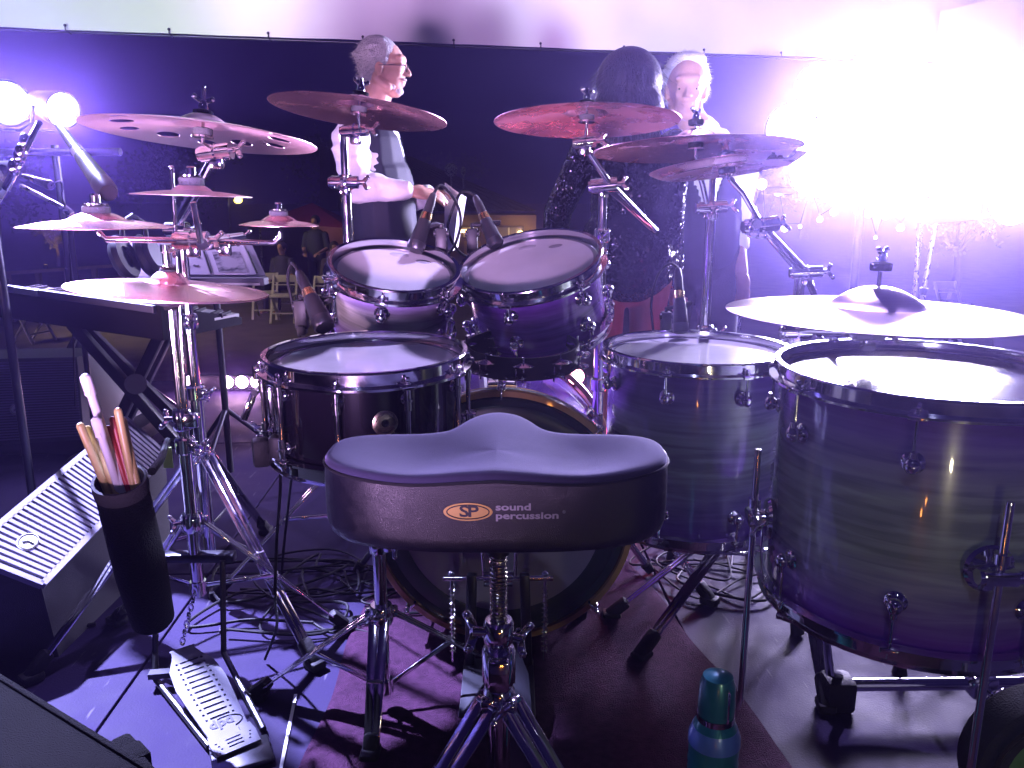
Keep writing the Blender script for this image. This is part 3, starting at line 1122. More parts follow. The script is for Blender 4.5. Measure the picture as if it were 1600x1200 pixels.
# badge (disc with printed ring and vent hole)
bp = Matrix.Rotation(-pi / 2 + .33, 4, 'Z') @ Matrix.Translation((.1705, 0, SD * .55)) @ Matrix.Rotation(pi / 2, 4, 'Y')
bm1 = MB().lathe([(.0035, .0012), (.0205, .0012), (.0215, .0006), (.0215, 0)], bp, 36)
badge = snare.part('badge', bm1, P('badge_metal', (.72, .66, .42), .25, 1, nscale=60, namt=.1), world=False)
snare.part('vent_grommet', MB().lathe([(.002, .0012), (.0045, .0026), (.0065, .0012)], bp, 18), M['dark_metal'], badge, world=False)
ring = MB()
for q in range(26):
    a = q * 2 * pi / 26
    if q % 7 in (5, 6):
        continue
    ring.box(bp @ V((cos(a) * .0155, sin(a) * .0155, .0014)), (.0016, .0028, .0005), (bp.to_3x3() @ Matrix.Rotation(a, 3, 'Z')))
snare.part('badge_print', ring, M['dark_metal'], badge, world=False)
# strainer on the left side
stn = MB()
Rz = Matrix.Rotation(pi + .02, 4, 'Z')
stn.box((.181, 0, .075), (.022, .034, .085), b=.004)
stn.cyl((.20, 0, .12), (.20, 0, .145), .008)
stn.cyl((.20, -.024, .10), (.20, .024, .10), .006)
stn.bar((.205, 0, .10), (.228, .01, .045), .009, .012, b=.002)
stn.box((.195, 0, .012), (.02, .045, .014), b=.003)
stn.wing((.20, 0, .03), (1, 0, 0), .007)
stn.xf(Rz)
snare.part('strainer', stn, M['chrome'], world=False)
bt = MB().box((.188, 0, .04), (.02, .03, .035), b=.004).box((.188, 0, .0), (.01, .04, .03), b=.002)
snare.part('butt_plate', bt, M['chrome'], world=False)
# print on the snare head
for txt, yy, sz in (('COATED', .128, .012),):
    mb = text_mb(txt, sz, .0001).xf(Matrix.Translation((-.01, yy, SD + .0014)) @ Matrix.Diagonal((1.5, 1, 1, 1)))
hl = MB().lathe([(0, .0003), (.020, .0003), (.021, 0)], Matrix.Translation((-.035, .128, SD + .0012)) @ Matrix.Diagonal((1.5, .9, 1, 1)), 24)
hp = P('head_print', (.22, .22, .24), .5)
snare.part('head_logo', hl, hp, world=False)
snare.part('head_mark', MB().lathe([(0, .0003), (.014, .0003), (.015, 0)], Matrix.Translation((.058, .135, SD + .0012)) @ Matrix.Diagonal((1.6, .8, 1, 1)), 24), hp, world=False)
for tm, R_, d_, sg in ((tom1, .129, .145, 1), (tom2, .155, .150, 1)):
    tm.part('head_logo', MB().lathe([(0, .0003), (.016, .0003), (.017, 0)], Matrix.Translation((-.002, R_ * .70, d_ + .0012)) @ Matrix.Diagonal((1.3, .7, 1, 1)), 24), P('head_print_faint', (.42, .42, .44), .5), world=False)
    tm.part('head_mark', MB().lathe([(0, .0003), (.011, .0003), (.012, 0)], Matrix.Translation((R_ * .42, R_ * .55, d_ + .0012)) @ Matrix.Diagonal((1.4, .8, 1, 1)), 24), hp, world=False)

# ---- floor toms
F1 = at(1088, 552, 1.84)
ft1 = drum('floor_tom', 'middle floor tom, dark grey green shell, between stool and largest drum', F1, .203, .385, V((0, -.01, 1)), 0, shell_mat('floor_tom_shell', .385, (.09, .04, .26), (.15, .18, .165)), head_mat('floor_tom_head', .203, (.88, .87, .90), rim=(.3, .29, .32), start=.92), 8, tw0=.28, rod=.055, group='floor toms')
F2 = at(1452, 588, 1.285)
ft2 = drum('floor_tom', 'largest floor tom at the right edge with pale wood grain and purple fade', F2, .229, .375, V((.0, -.01, 1)), 0, shell_mat('big_floor_tom_shell', .375, (.15, .035, .42), (.32, .38, .28), scale=.85), head_mat('big_floor_tom_head', .229, (.16, .15, .19), rim=(.10, .09, .12), rough=.10), 8, tw0=-pi / 2 - .52, rod=.075, group='floor toms')


def ft_leg(t, wp, zt, zb, side, label=None):
    """a floor tom leg: bracket on the shell, rod, memory lock, rubber foot"""
    wp = V(wp)
    br = MB()
    c = V((t.M.translation.x, t.M.translation.y, wp.z))
    o = (wp - c)
    o.z = 0
    o.normalize()
    Rr = Matrix((o, V((0, 0, 1)).cross(o), V((0, 0, 1)))).transposed()
    br.lathe([(0, -.006), (.034, -.006), (.036, 0), (.032, .005), (.014, .008), (.012, .02)], Matrix.Translation(wp - o * .026) @ (Rr @ Matrix.Rotation(pi / 2, 3, 'Y')).to_4x4(), 26)
    br.box(wp, (.022, .05, .022), Rr, .004)
    br.cyl(wp + Rr @ V((0, -.03, 0)), wp + Rr @ V((0, .035, 0)), .011)
    br.wing(wp + Rr @ V((0, .035, 0)), Rr @ V((0, 1, 0)), .009)
    b = t.part('leg_bracket', br, M['chrome'])
    lg = MB().tube([(wp.x, wp.y, zt), (wp.x, wp.y, .10), (wp.x + o.x * .01, wp.y + o.y * .01, .06), (wp.x + o.x * .035, wp.y + o.y * .035, zb + .02)], .0058, 12)
    lg.cyl((wp.x, wp.y, wp.z + .02), (wp.x, wp.y, wp.z + .035), .011)
    l = t.part('leg', lg, M['chrome'])
    t.part('rubber_foot', MB().cyl((wp.x + o.x * .03, wp.y + o.y * .03, zb + .035), (wp.x + o.x * .04, wp.y + o.y * .04, zb), .011, .016), M['rubber'], l)


c2 = V((F2.x, F2.y, 0))
for ang in (radians(-92), radians(172), radians(60)):
    ft_leg(ft2, (c2.x + .262 * cos(ang), c2.y + .262 * sin(ang), .49 if ang < 0 else .455), .60 if ang < 0 else .58, .003, 0)
c1 = V((F1.x, F1.y, 0))
for ang in (radians(-28), radians(195), radians(85)):
    ft_leg(ft1, (c1.x + .235 * cos(ang), c1.y + .235 * sin(ang), .40), .52, .003, 0)

# ---- bass drum
KY, KR = 1.68, .288
Kc = at(784, 800, KY)
Kc.z = .300
hoopw = P('hoop_lacquer', (.50, .32, .11), .18, 0, nscale=20, namt=.3, coat=1)
hoopi = P('hoop_inlay', (.30, .33, .27), .2, 0, coat=1)
Rk = Matrix.Rotation(pi / 2, 3, 'X')      # local z -> -y (towards the stool)
Rk = Matrix((V((1, 0, 0)), V((0, 0, 1)), V((0, -1, 0)))).transposed()
kick = Thing('bass_drum', 'bass drum with amber wooden hoop and purple shell behind the stool', 'drum', (Kc.x, KY, Kc.z), Rk)
kd = .42
sm = shell_mat('kick_shell', kd, (.14, .05, .36), (.20, .09, .38))
kick.part('shell', MB().lathe([(KR - .012, -.03 - kd), (KR - .012, -.03), (KR - .02, -.03), (KR - .02, -.03 - kd)], None, 80, True), sm, world=False)
kick.part('batter_hoop', MB().lathe([(KR - .004, .0), (KR + .008, .0), (KR + .0095, -.002), (KR + .0095, -.040), (KR + .0, -.042), (KR - .004, -.04)], None, 96, True), hoopw, world=False)
kick.part('hoop_inlay', MB().lathe([(KR + .0098, -.012), (KR + .0102, -.013), (KR + .0102, -.029), (KR + .0098, -.030)], None, 96, True), hoopi, world=False)
khm = head_mat('kick_head', KR, (.42, .40, .42), rim=(.035, .055, .045), rough=.12, start=.80)
kick.part('batter_head', MB().lathe([(KR - .004, -.012), (KR - .010, -.004), (KR - .02, -.008), (0, -.008)], None, 80), khm, world=False)
kick.part('head_ring', MB().lathe([(KR - .026, -.0075), (KR - .030, -.0055), (KR - .060, -.0055), (KR - .064, -.0075)], None, 80), P('damping_ring', (.03, .05, .04), .35), world=False)
kick.part('resonant_hoop', MB().lathe([(KR - .004, -.02), (KR + .008, -.02), (KR + .0095, -.022), (KR + .0095, -.060), (KR + .0, -.062)], Matrix.Translation((0, 0, -kd - .0)), 64, True), hoopw, world=False)
claw = MB()
claw.bar((KR + .013, 0, .006), (KR + .013, 0, -.05), .018, .006, (1, 0, 0), b=.002)
claw.bar((KR + .014, 0, .005), (KR - .008, 0, .005), .018, .006, (0, 1, 0), b=.002)
claw.cyl((KR + .018, 0, .004), (KR + .018, 0, .014), .006, n=12)
claw.box((KR + .018, 0, .018), (.007, .007, .01), b=.001)
claw.cyl((KR + .018, 0, -.12), (KR + .018, 0, .004), .003, n=8)
clm = claw.mesh('claw', M['chrome'])
lgm = MB().box((KR + .004, 0, -.155), (.022, .02, .06), b=.006).mesh('lug', M['chrome'])
for i in range(8):
    a = pi / 2 + 2 * pi * i / 8
    Rz = Matrix.Rotation(a, 4, 'Z')
    kick.inst('claw', clm, Rz)
    kick.inst('lug', lgm, Rz)
for sx in (-1, 1):
    p = V((Kc.x + sx * .27, KY + .30, .20))
    q = V((Kc.x + sx * .40, KY + .34, .012))
    sp_ = kick.part('spur', MB().cyl(p, q, .009).box(p, (.05, .04, .03), b=.006), M['chrome'])
    kick.part('rubber_foot', MB().cyl(q + (p - q) * .12, q, .015, .012), M['rubber'], sp_)
# tom mount bracket on top of the kick
tm_ = MB().box((Kc.x, KY + .17, .575), (.07, .08, .02), b=.006).cyl((Kc.x, KY + .17, .58), (Kc.x, KY + .17, .72), .013)
kick.part('tom_mount', tm_, M['chrome'])
# two arms: tom mounts (parts of the toms)
for tm, nn, R_, d_, s in ((tom1, n1, .129, .145, 1), (tom2, n2, .155, .150, -1)):
    inv = tm.M
    cs = tm.M @ V((0, R_ + .004, d_ * .45))
    mid = V((Kc.x - s * .03, cs.y + .10, max(cs.z - .02, .72)))
    am = MB().tube([cs, cs.lerp(mid, .5) + V((0, .03, .01)), mid, V((Kc.x - s * .02, KY + .17, .73))], .0085, 10)
    am.box(cs, (.05, .02, .05), b=.005)
    tm.part('mount_arm', am, M['chrome'])


# ================================================================== CYMBALS
def cymbal(name, label, c, R, n, mat, bell_r=None, bell_h=None, drop=None, holes=0, china=False, group=None, cat='cymbal', flip=False):
    bell_r = bell_r or R * .24
    bell_h = bell_h or R * .11
    drop = R * .095 if drop is None else drop

    def zt(x, y):
        r = sqrt(x * x + y * y)
        if r < bell_r:
            return -drop * 0 + bell_h * (1 - (r / bell_r) ** 2.2)
        t = (r - bell_r) / (R - bell_r)
        z = -drop * t ** 1.5
        if china and t > .82:
            z += (t - .82) / .18 * drop * 1.1
        return z
    n = V(n).normalized()
    Rm = frame(n)
    if holes:
        circ = [(R * cos(2 * pi * i / 128), R * sin(2 * pi * i / 128)) for i in range(128)]
        hs = [[(.006 * cos(2 * pi * i / 12), .006 * sin(2 * pi * i / 12)) for i in range(12)]]
        for k in range(holes):
            a = 2 * pi * k / holes + .32
            big = k % 2 == 0
            rr, hc = (.021, R * .66) if big else (.017, R * .74)
            hs.append([(hc * cos(a) + rr * cos(2 * pi * i / 28), hc * sin(a) + rr * sin(2 * pi * i / 28)) for i in range(28)])
        ex = []
        for k in range(1, 26):
            rr = R * k / 26
            m = max(10, int(6 * k))
            ex += [(rr * cos(2 * pi * i / m + k), rr * sin(2 * pi * i / m + k)) for i in range(m)]
        ex = [p for p in ex if all((p[0] - sum(q[0] for q in h) / len(h)) ** 2 + (p[1] - sum(q[1] for q in h) / len(h)) ** 2 > .0006 for h in hs[1:])]
        mb = plate(circ, hs, ex, zt, .0012)
    else:
        rr = [.006] + [bell_r * k / 7 for k in range(1, 8)] + [bell_r + (R - bell_r) * k / 20 for k in range(1, 21)]
        top = [(r, zt(r, 0)) for r in rr]
        bot = [(r, zt(r, 0) - .0012) for r in reversed(rr)]
        mb = MB().lathe(top + bot, None, 96, True)
    me = mb.mesh(name, mat, None, True, 60)
    o = bpy.data.objects.new(name, me)
    o.matrix_world = Matrix.Translation(V(c)) @ Rm.to_4x4()
    COL.objects.link(o)
    o['label'], o['category'] = label, cat
    if group:
        o['group'] = group
    return V(c), n


G = 'cymbals on the stands'
C1 = cymbal('cymbal', 'bright crash cymbal punched with round holes, above the small splash cymbals at left', at(317, 196, 1.56), .207, (.075, .085, 1), M['bronze_bright'], holes=12, group=G)
C2 = cymbal('cymbal', 'crash cymbal in front of the grey haired man in the waistcoat', at(562, 163, 1.87), .195, (.11, .09, 1), M['bronze'], group=G)
C3 = cymbal('cymbal', 'dark reddish crash cymbal in front of the woman in the sequin dress', at(917, 176, 1.95), .215, (-.0, .095, 1), M['bronze_dark'], group=G)
C4 = cymbal('cymbal', 'thin cymbal in front of the white haired man, reaching into the floodlight glare', at(1087, 219, 1.98), .245, (-.02, .075, 1), M['bronze'], group=G)
C5 = cymbal('cymbal', 'small china cymbal tilted beneath the one before the white haired man', at(1135, 258, 1.80), .165, (-.11, .10, 1), M['bronze_dark'], china=True, group=G)
C6 = cymbal('ride_cymbal', 'large ride cymbal seen from above over the biggest floor tom', at(1370, 478, 1.37), .250, (.01, .0, 1), M['bronze_ride'], bell_r=.080, bell_h=.034, drop=.012, group=G)
HH = at(265, 446, 1.60)
C7 = cymbal('hi_hat_cymbal', 'top hi-hat cymbal beside the stick bag', HH + V((0, 0, .006)), .187, (.085, .02, 1), M['bronze'], bell_r=.04, bell_h=.026, drop=.014, group='hi-hat pair')
# bottom hi-hat, turned over
n_ = V((.085, .02, 1)).normalized()
Rb = frame(n_)
rr = [.006] + [.047 * k / 7 for k in range(1, 8)] + [.047 + (.187 - .047) * k / 20 for k in range(1, 21)]
zb = lambda r: -(.02 * (1 - (r / .047) ** 2.2) if r < .047 else -.012 * ((r - .047) / .140) ** 1.5)
mbb = MB().lathe([(r, zb(r)) for r in rr] + [(r, zb(r) - .0012) for r in reversed(rr)], None, 96, True)
o = bpy.data.objects.new('hi_hat_cymbal', mbb.mesh('hi_hat_cymbal', M['bronze_dark'], None, True, 60))
o.matrix_world = Matrix.Translation(HH + V((-.001, 0, -.022))) @ Rb.to_4x4()
COL.objects.link(o)
o['label'], o['category'], o['group'] = 'lower hi-hat cymbal with dimpled edge, under the top one', 'cymbal', 'hi-hat pair'
GS = 'splash cymbals on the side arm'
S1 = cymbal('splash_cymbal', 'splash cymbal at far left end of the side arm', at(152, 344, 1.50), .131, (.01, .005, 1), M['bronze'], bell_r=.052, bell_h=.016, drop=.012, group=GS)
S2 = cymbal('splash_cymbal', 'highest splash cymbal, directly beneath the cymbal with holes', at(300, 298, 1.47), .102, (.03, .01, 1), M['bronze_bright'], bell_r=.035, bell_h=.014, drop=.008, group=GS)
S3 = cymbal('splash_cymbal', 'smallest splash cymbal at the right end of the side arm', at(436, 345, 1.62), .076, (.02, .0, 1), M['bronze'], bell_r=.034, bell_h=.014, drop=.008, group=GS)


# ================================================================== STANDS
def tripod(t, bx, by, hub, foot_r, angs, low, w=.016, gap=.011, foot=.0, mat=None):
    mat = mat or M['chrome']
    fr_l = foot_r if isinstance(foot_r, tuple) else (foot_r,) * len(angs)
    for a, foot_r in zip(angs, fr_l):
        d = V((cos(a), sin(a), 0))
        s = V((-sin(a), cos(a), 0))
        p0 = V((bx, by, hub)) + d * .022
        p1 = V((bx, by, .028)) + d * foot_r
        mb = MB()
        for q in (-1, 1):
            mb.bar(p0 + s * (gap * q), p1 + s * (gap * .5 * q), .0035, w, s, b=.001)
        mb.cyl(p0 - s * (gap + .004), p0 + s * (gap + .004), .006, n=10)
        mb.box(p0 - V((0, 0, .0)), (.02, .02, .02), b=.004)
        pm_ = p0.lerp(p1, .52)
        mb.bar(V((bx, by, low)) + d * .016, pm_, .010, .003, s, b=.0008)
        mb.cyl(pm_ - s * (gap + .004), pm_ + s * (gap + .004), .004, n=8)
        l = t.part('leg', mb, mat)
        f = MB().bar(p0.lerp(p1, .93), p1 + (p1 - p0).normalized() * .03, .030, .026, b=.008)
        f.box(p1 + d * .012 + V((0, 0, -.016)), (.045, .036, .022), Matrix.Rotation(a, 3, 'Z'), .007)
        t.part('rubber_foot', f, M['rubber'], l)
    hb = MB().lathe([(.0, .02), (.02, .02), (.023, .012), (.023, -.012), (.02, -.02), (0, -.02)], Matrix.Translation((bx, by, hub)), 20)
    t.part('brace_collar', MB().lathe([(.0, .014), (.017, .014), (.018, -.014), (0, -.014)], Matrix.Translation((bx, by, low)), 20), mat)
    d = V((cos(angs[0] + 1), sin(angs[0] + 1), 0))
    hb.wing(V((bx, by, hub)) + d * .02, d, .011)
    t.part('leg_collar', hb, mat)


def clamp(t, p, r, d=(1, -.4, 0), name='height_clamp'):
    p, d = V(p), V(d).normalized()
    mb = MB().lathe([(0, .018), (r * 1.25, .018), (r * 1.5, .014), (r * 1.5, -.014), (r * 1.25, -.018), (0, -.018)], Matrix.Translation(p), 20)
    mb.box(p + d * r * 1.6, (.016, .016, .022), Matrix.Rotation(atan2(d.y, d.x), 3, 'Z'), .003)
    mb.wing(p + d * (r * 1.6 + .006), d, .010)
    return t.part(name, mb, M['chrome'])


def mount(t, c, n, base_pt, sleeve=True, up=.035, big=0):
    """felts, sleeve and wing nut that hold a cymbal; rod down to base_pt"""
    n = V(n).normalized()
    c = V(c)
    h = c + n * (.020 if big == 0 else .03)
    rod = MB().tube([V(base_pt), c - n * .03, c + n * (up + .02)], .0036, 10)
    t.part('threaded_rod', rod, M['chrome'])
    Mx = Matrix.Translation(c) @ frame(n).to_4x4()
    t.part('felt', MB().lathe([(0, .0), (.017, .0), (.018, .004), (.018, .012), (.012, .014), (0, .014)], Mx @ Matrix.Translation((0, 0, -.018)), 22), M['felt'])
    t.part('felt', MB().lathe([(0, .0), (.017, .0), (.018, .004), (.018, .012), (.012, .014), (0, .014)], Mx @ Matrix.Translation((0, 0, .014 + big * .02)), 22), M['felt'])
    wn = MB().lathe([(0, 0), (.009, 0), (.009, .006), (.006, .014), (0, .014)], Mx @ Matrix.Translation((0, 0, .029 + big * .02)), 16)
    wn.wing(c + n * (.030 + big * .02), n, .010)
    t.part('wing_nut', wn, M['chrome'])
    t.part('cup_washer', MB().lathe([(0, 0), (.020, 0), (.020, .003), (0, .003)], Mx @ Matrix.Translation((0, 0, -.022)), 22), M['chrome'])


def rattle(t, p, d, l=.045, r=.014, name='tilter'):
    """toothed tilter: two discs and a block"""
    p, d = V(p), V(d).normalized()
    mb = MB().cyl(p - d * l / 2, p + d * l / 2, r, n=20).cyl(p - d * l * .6, p - d * l * .5, r * .8, n=12)
    mb.box(p + V((0, 0, -.016)), (.024, .02, .03), b=.004)
    mb.wing(p + d * l / 2, d, .011)
    for k in range(14):
        a = 2 * pi * k / 14
        x = d.orthogonal().normalized()
        y = d.cross(x)
        mb.box(p + (x * cos(a) + y * sin(a)) * r, (.004, .004, .004))
    return t.part(name, mb, M['chrome'])


def stack(t, x, y, segs):
    """telescoping tubes [(z0, z1, r)] with clamps at the joints"""
    nm = ['lower_tube', 'middle_tube', 'upper_tube', 'top_tube']
    for i, (z0, z1, r) in enumerate(segs):
        t.part(nm[i], MB().cyl((x, y, z0), (x, y, z1), r, n=20), M['chrome'])
        if i < len(segs) - 1:
            clamp(t, (x, y, z1), r, (cos(i * 1.3 + .3), -abs(sin(i * 1.3 + .3)) - .2, 0))


# stand A: left tall stand with the cymbal with holes and the splash arm
ax, ay = at(318, 740, 1.86).x, 1.86
A = Thing('cymbal_stand', 'tall chrome stand behind the hi-hat carrying the cymbal with holes', 'cymbal stand', (ax, ay, 0), group='chrome cymbal stands')
tripod(A, ax, ay, .40, .42, (radians(232), radians(318), radians(90)), .20)
ztop = at(306, 372, ay).z
stack(A, ax, ay, [(.12, .55, .0145), (.55, .72, .0125), (.70, ztop, .0105)])
j = V((ax, ay, ztop))
rattle(A, j + V((.0, -.02, .02)), (1, -.2, 0), .05, .017)
tip = at(338, 238, 1.60)
A.part('boom_arm', MB().tube([at(296, 392, 1.88), j + V((0, -.02, .03)), tip], .0085, 12).cyl(j.lerp(tip, .08) + V((0, -.02, .03)), j.lerp(tip, .55) + V((0, -.01, .01)), .011), M['chrome'])
rattle(A, tip, (1, -.1, .12), .06, .016)
mount(A, C1[0], C1[1], tip, big=0, up=.05)
# splash arm
s1, s3 = at(165, 374, 1.50), at(437, 380, 1.62)
SA = Thing('splash_cymbal_holder', 'long bent chrome bar clamped across two stands, carrying the small splash cymbals', 'cymbal arm', at(300, 376, 1.56))
mid_ = at(305, 376, 1.56)
SA.part('arm_bar', MB().tube([S1[0] - V((0, 0, .02)), V((S1[0].x, S1[0].y, s1.z + .012)), V((S1[0].x + .012, S1[0].y, s1.z)), mid_, V((s3.x - .012, s3.y, s3.z)), V((S3[0].x, S3[0].y, s3.z + .012)), S3[0] - V((0, 0, .02))], .0056, 12), M['chrome'])
SA.part('riser', MB().cyl(V((S2[0].x, S2[0].y + .02, mid_.z)), S2[0] - V((0, 0, .02)), .0056), M['chrome'])
rattle(SA, mid_ + V((-.005, 0, 0)), (1, 0, 0), .06, .018, 'arm_clamp')
rattle(SA, mid_ + V((.02, .10, -.005)), (0, 1, 0), .2, .014, 'arm_clamp')
for c, n, s in ((S1[0], S1[1], 1.0), (S2[0], S2[1], .9), (S3[0], S3[1], .75)):
    Mx = Matrix.Translation(c) @ frame(n).to_4x4() @ Matrix.Scale(s, 4)
    SA.part('felt', MB().lathe([(0, .006), (.024, .006), (.024, .024), (.020, .027), (0, .027)], Mx, 24), P('grey_felt', (.045, .045, .06), .9, bump=.4, bscale=300))
    SA.part('cup_washer', MB().lathe([(0, .027), (.022, .027), (.0225, .030), (0, .030)], Mx, 24), M['chrome'])
    SA.part('wing_nut', MB().lathe([(0, .030), (.0095, .030), (.0095, .044), (.007, .047), (0, .047)], Mx, 16), M['chrome'])

# stand B: behind tom 1, cymbal 2
bx_, by_ = at(542, 330, 2.02).x, 2.02
B = Thing('cymbal_stand', 'chrome cymbal stand in front of the grey haired man', 'cymbal stand', (bx_, by_, 0), group='chrome cymbal stands')
tripod(B, bx_, by_, .36, .36, (radians(200), radians(330), radians(90)), .18)
z1, z2 = at(0, 285, by_).z, at(0, 208, by_).z
stack(B, bx_, by_, [(.12, .60, .0145), (.6, z1, .0125), (z1, z2, .0095)])
tl = at(563, 205, 1.90)
rattle(B, at(555, 204, 1.95), (1, -.2, .05), .06, .014)
mount(B, C2[0], C2[1], tl)
rattle(B, V((bx_, by_ - .01, z1)), (1, 0, 0), .065, .015)

# stand C: cymbal 3
cx_, cy_ = at(938, 470, 2.08).x, 2.08
Cst = Thing('cymbal_stand', 'chrome boom stand right of the larger rack tom, boom slanting down to the right', 'cymbal stand', (cx_, cy_, 0), group='chrome cymbal stands')
tripod(Cst, cx_, cy_, .34, .34, (radians(200), radians(320), radians(80)), .17)
zc = at(0, 290, cy_).z
stack(Cst, cx_, cy_, [(.12, .52, .0145), (.5, at(0, 368, cy_).z, .0135), (.7, zc, .011)])
cj = V((cx_, cy_, zc))
rattle(Cst, cj + V((0, -.02, 0)), (1, -.1, .1), .065, .018)
tc3 = at(914, 222, 1.97)
ce = at(1024, 360, 2.30)
Cst.part('boom_arm', MB().tube([tc3, at(918, 236, 1.99), cj + V((0.012, -.03, .005)), ce], [.008, .008, .008, .0075], 12).cyl(cj + V((.02, 0, -.01)), ce.lerp(cj, .08), .0095), M['chrome'])
rattle(Cst, tc3, (1, 0, .1), .05, .014)
mount(Cst, C3[0], C3[1], tc3)

# stand D: cymbal 4, behind floor tom 1
dx_, dy_ = at(1106, 430, 2.08).x, 2.08
Dst = Thing('cymbal_stand', 'straight chrome stand rising behind the middle floor tom', 'cymbal stand', (dx_, dy_, 0), group='chrome cymbal stands')
tripod(Dst, dx_, dy_, .38, .40, (radians(212), radians(332), radians(90)), .18)
zd = at(0, 330, dy_).z
stack(Dst, dx_, dy_, [(.12, .66, .0145), (.64, zd, .0125), (zd, at(0, 262, dy_).z, .009)])
rattle(Dst, V((dx_, dy_ - .01, zd + .01)), (1, 0, .05), .07, .015)
td = at(1090, 262, 2.02)
Dst.part('tilt_rod', MB().tube([at(1108, 335, dy_), at(1098, 290, 2.04), td], .007, 10), M['chrome'])
mount(Dst, C4[0], C4[1], td, big=1)

# stand E: china, boom at right
ex_, ey_ = at(1246, 480, 1.98).x, 1.98
E = Thing('cymbal_stand', 'chrome boom stand between the floor toms, boom leaning up to the left in the glare', 'cymbal stand', (ex_, ey_, 0), group='chrome cymbal stands')
tripod(E, ex_, ey_, .34, .55, (radians(222), radians(262), radians(90)), .17)
ze = at(0, 432, ey_).z
stack(E, ex_, ey_, [(.12, .5, .0145), (.5, ze, .0125)])
ej = V((ex_, ey_, ze))
rattle(E, ej + V((.01, -.02, .012)), (1, -.1, .05), .07, .014)
et = at(1190, 352, 1.90)
E.part('boom_arm', MB().tube([ej.lerp(et, -.45), ej + V((0, -.02, .02)), et], .0085, 12).cyl(ej + V((0, -.01, .01)), ej.lerp(et, .8), .0105), M['chrome'])
rattle(E, et, (1, .1, .1), .075, .018)
rattle(E, at(1178, 350, 1.88), (0, 1, 0), .04, .012)
E.part('tilt_rod', MB().tube([et, at(1160, 300, 1.84), at(1138, 276, 1.80)], .0065, 10), M['chrome'])
mount(E, C5[0], C5[1], at(1140, 280, 1.80))

# stand R: ride
rx_, ry_ = C6[0].x + .01, C6[0].y + .22
Rst = Thing('cymbal_stand', 'chrome stand under the large ride cymbal, mostly hidden by the biggest floor tom', 'cymbal stand', (rx_, 1.78, 0), group='chrome cymbal stands')
tripod(Rst, rx_, 1.78, .34, .38, (radians(180), radians(330), radians(80)), .17)
stack(Rst, rx_, 1.78, [(.12, .55, .0145), (.5, .70, .0125)])
Rst.part('boom_arm', MB().tube([(rx_, 1.85, .68), (rx_, 1.78, .715), C6[0] - V((0, -.02, .05))], .0085, 12), M['chrome'])
rattle(Rst, (rx_, 1.77, .71), (1, 0, 0), .06, .016)
rattle(Rst, C6[0] - V((0, -.02, .05)), (1, 0, 0), .05, .014)
mount(Rst, C6[0] + V((0, 0, .034)), C6[1], C6[0] - V((0, 0, .05)), big=.6)

# ---- hi-hat stand
hx, hy = HH.x, HH.y
H = Thing('hi_hat_stand', 'chrome hi-hat stand with long pull rod and slotted foot pedal', 'hi-hat stand', (hx, hy, 0))
H.part('pull_rod', MB().cyl((hx, hy, .25), at(268, 262, hy), .0042).ball(at(268, 262, hy), .0045), M['chrome'])
H.part('upper_tube', MB().cyl((hx, hy, .48), (hx, hy, HH.z - .035), .0095, n=18), M['chrome'])
H.part('lower_tube', MB().cyl((hx, hy, .16), (hx, hy, .50), .0135, n=18), M['chrome'])
clamp(H, (hx, hy, .50), .013)
hk = at(268, 655, hy)
H.part('memory_lock', MB().lathe([(0, .022), (.017, .022), (.019, .018), (.019, -.018), (.017, -.022), (0, -.022)], Matrix.Translation((hx, hy, hk.z)), 20).box((hx + .022, hy - .006, hk.z), (.03, .022, .03), b=.004).wing((hx - .018, hy, hk.z), (-1, 0, 0), .011), M['chrome'])
H.part('hi_hat_seat', MB().lathe([(0, -.03), (.014, -.03), (.022, -.012), (.024, -.004), (0, -.004)], Matrix.Translation((hx, hy, HH.z - .018)), 20), M['black'])
H.part('clutch', MB().lathe([(0, 0), (.012, 0), (.015, .004), (.015, .010), (.009, .012), (.009, .034), (.011, .036), (.011, .05), (0, .052)], Matrix.Translation((hx, hy, HH.z + .030)), 18).wing((hx + .008, hy, HH.z + .07), (1, -.3, 0), .009), M['chrome'])
H.part('felt', MB().lathe([(0, 0), (.017, 0), (.017, .010), (0, .010)], Matrix.Translation((hx, hy, HH.z + .022)), 18), M['felt'])
tripod(H, hx, hy, .33, .30, (radians(150), radians(25)), .18)
gt = at(262, 715, hy - .014)
H.part('tape_label', MB().box(gt, (.020, .004, .045), b=.001), P('green_tape', (.30, .48, .10), .6))
# base frame and pedal
ph, pt = atz(370, 1165, .02), atz(284, 1012, .075)
bL, bR = atz(238, 1085, .02), atz(322, 1080, .02)
fr = MB()
fr.tube([(hx - .075, hy - .02, .25), (hx - .085, hy - .05, .05), (hx - .07, hy - .09, .012), V((ph.x - .055, ph.y + .01, .010))], .0065, 8)
fr.tube([(hx + .065, hy - .02, .25), (hx + .062, hy - .05, .05), V((ph.x + .03, ph.y + .06, .010))], .0065, 8)
fr.box((hx, hy, .25), (.17, .03, .02), b=.005)
fr.bar((hx - .078, hy - .10, .03), (hx + .02, hy - .085, .03), .02, .012)
H.part('base_frame', fr, M['dark_metal'])
H.part('heel_base', MB().box((ph.x + .012, ph.y - .012, .008), (.105, .075, .012), Matrix.Rotation(.45, 3, 'Z'), .004), M['dark_metal'])
# pedal board: outline along local y (0 heel .. 0.30 toe)
Lp = (pt - ph).length
yv = (pt - ph).normalized()
xv = V((yv.y, -yv.x, 0)).normalized()
zv = xv.cross(yv)
PM = Matrix((xv, yv, zv)).transposed().to_4x4()
PM.translation = ph


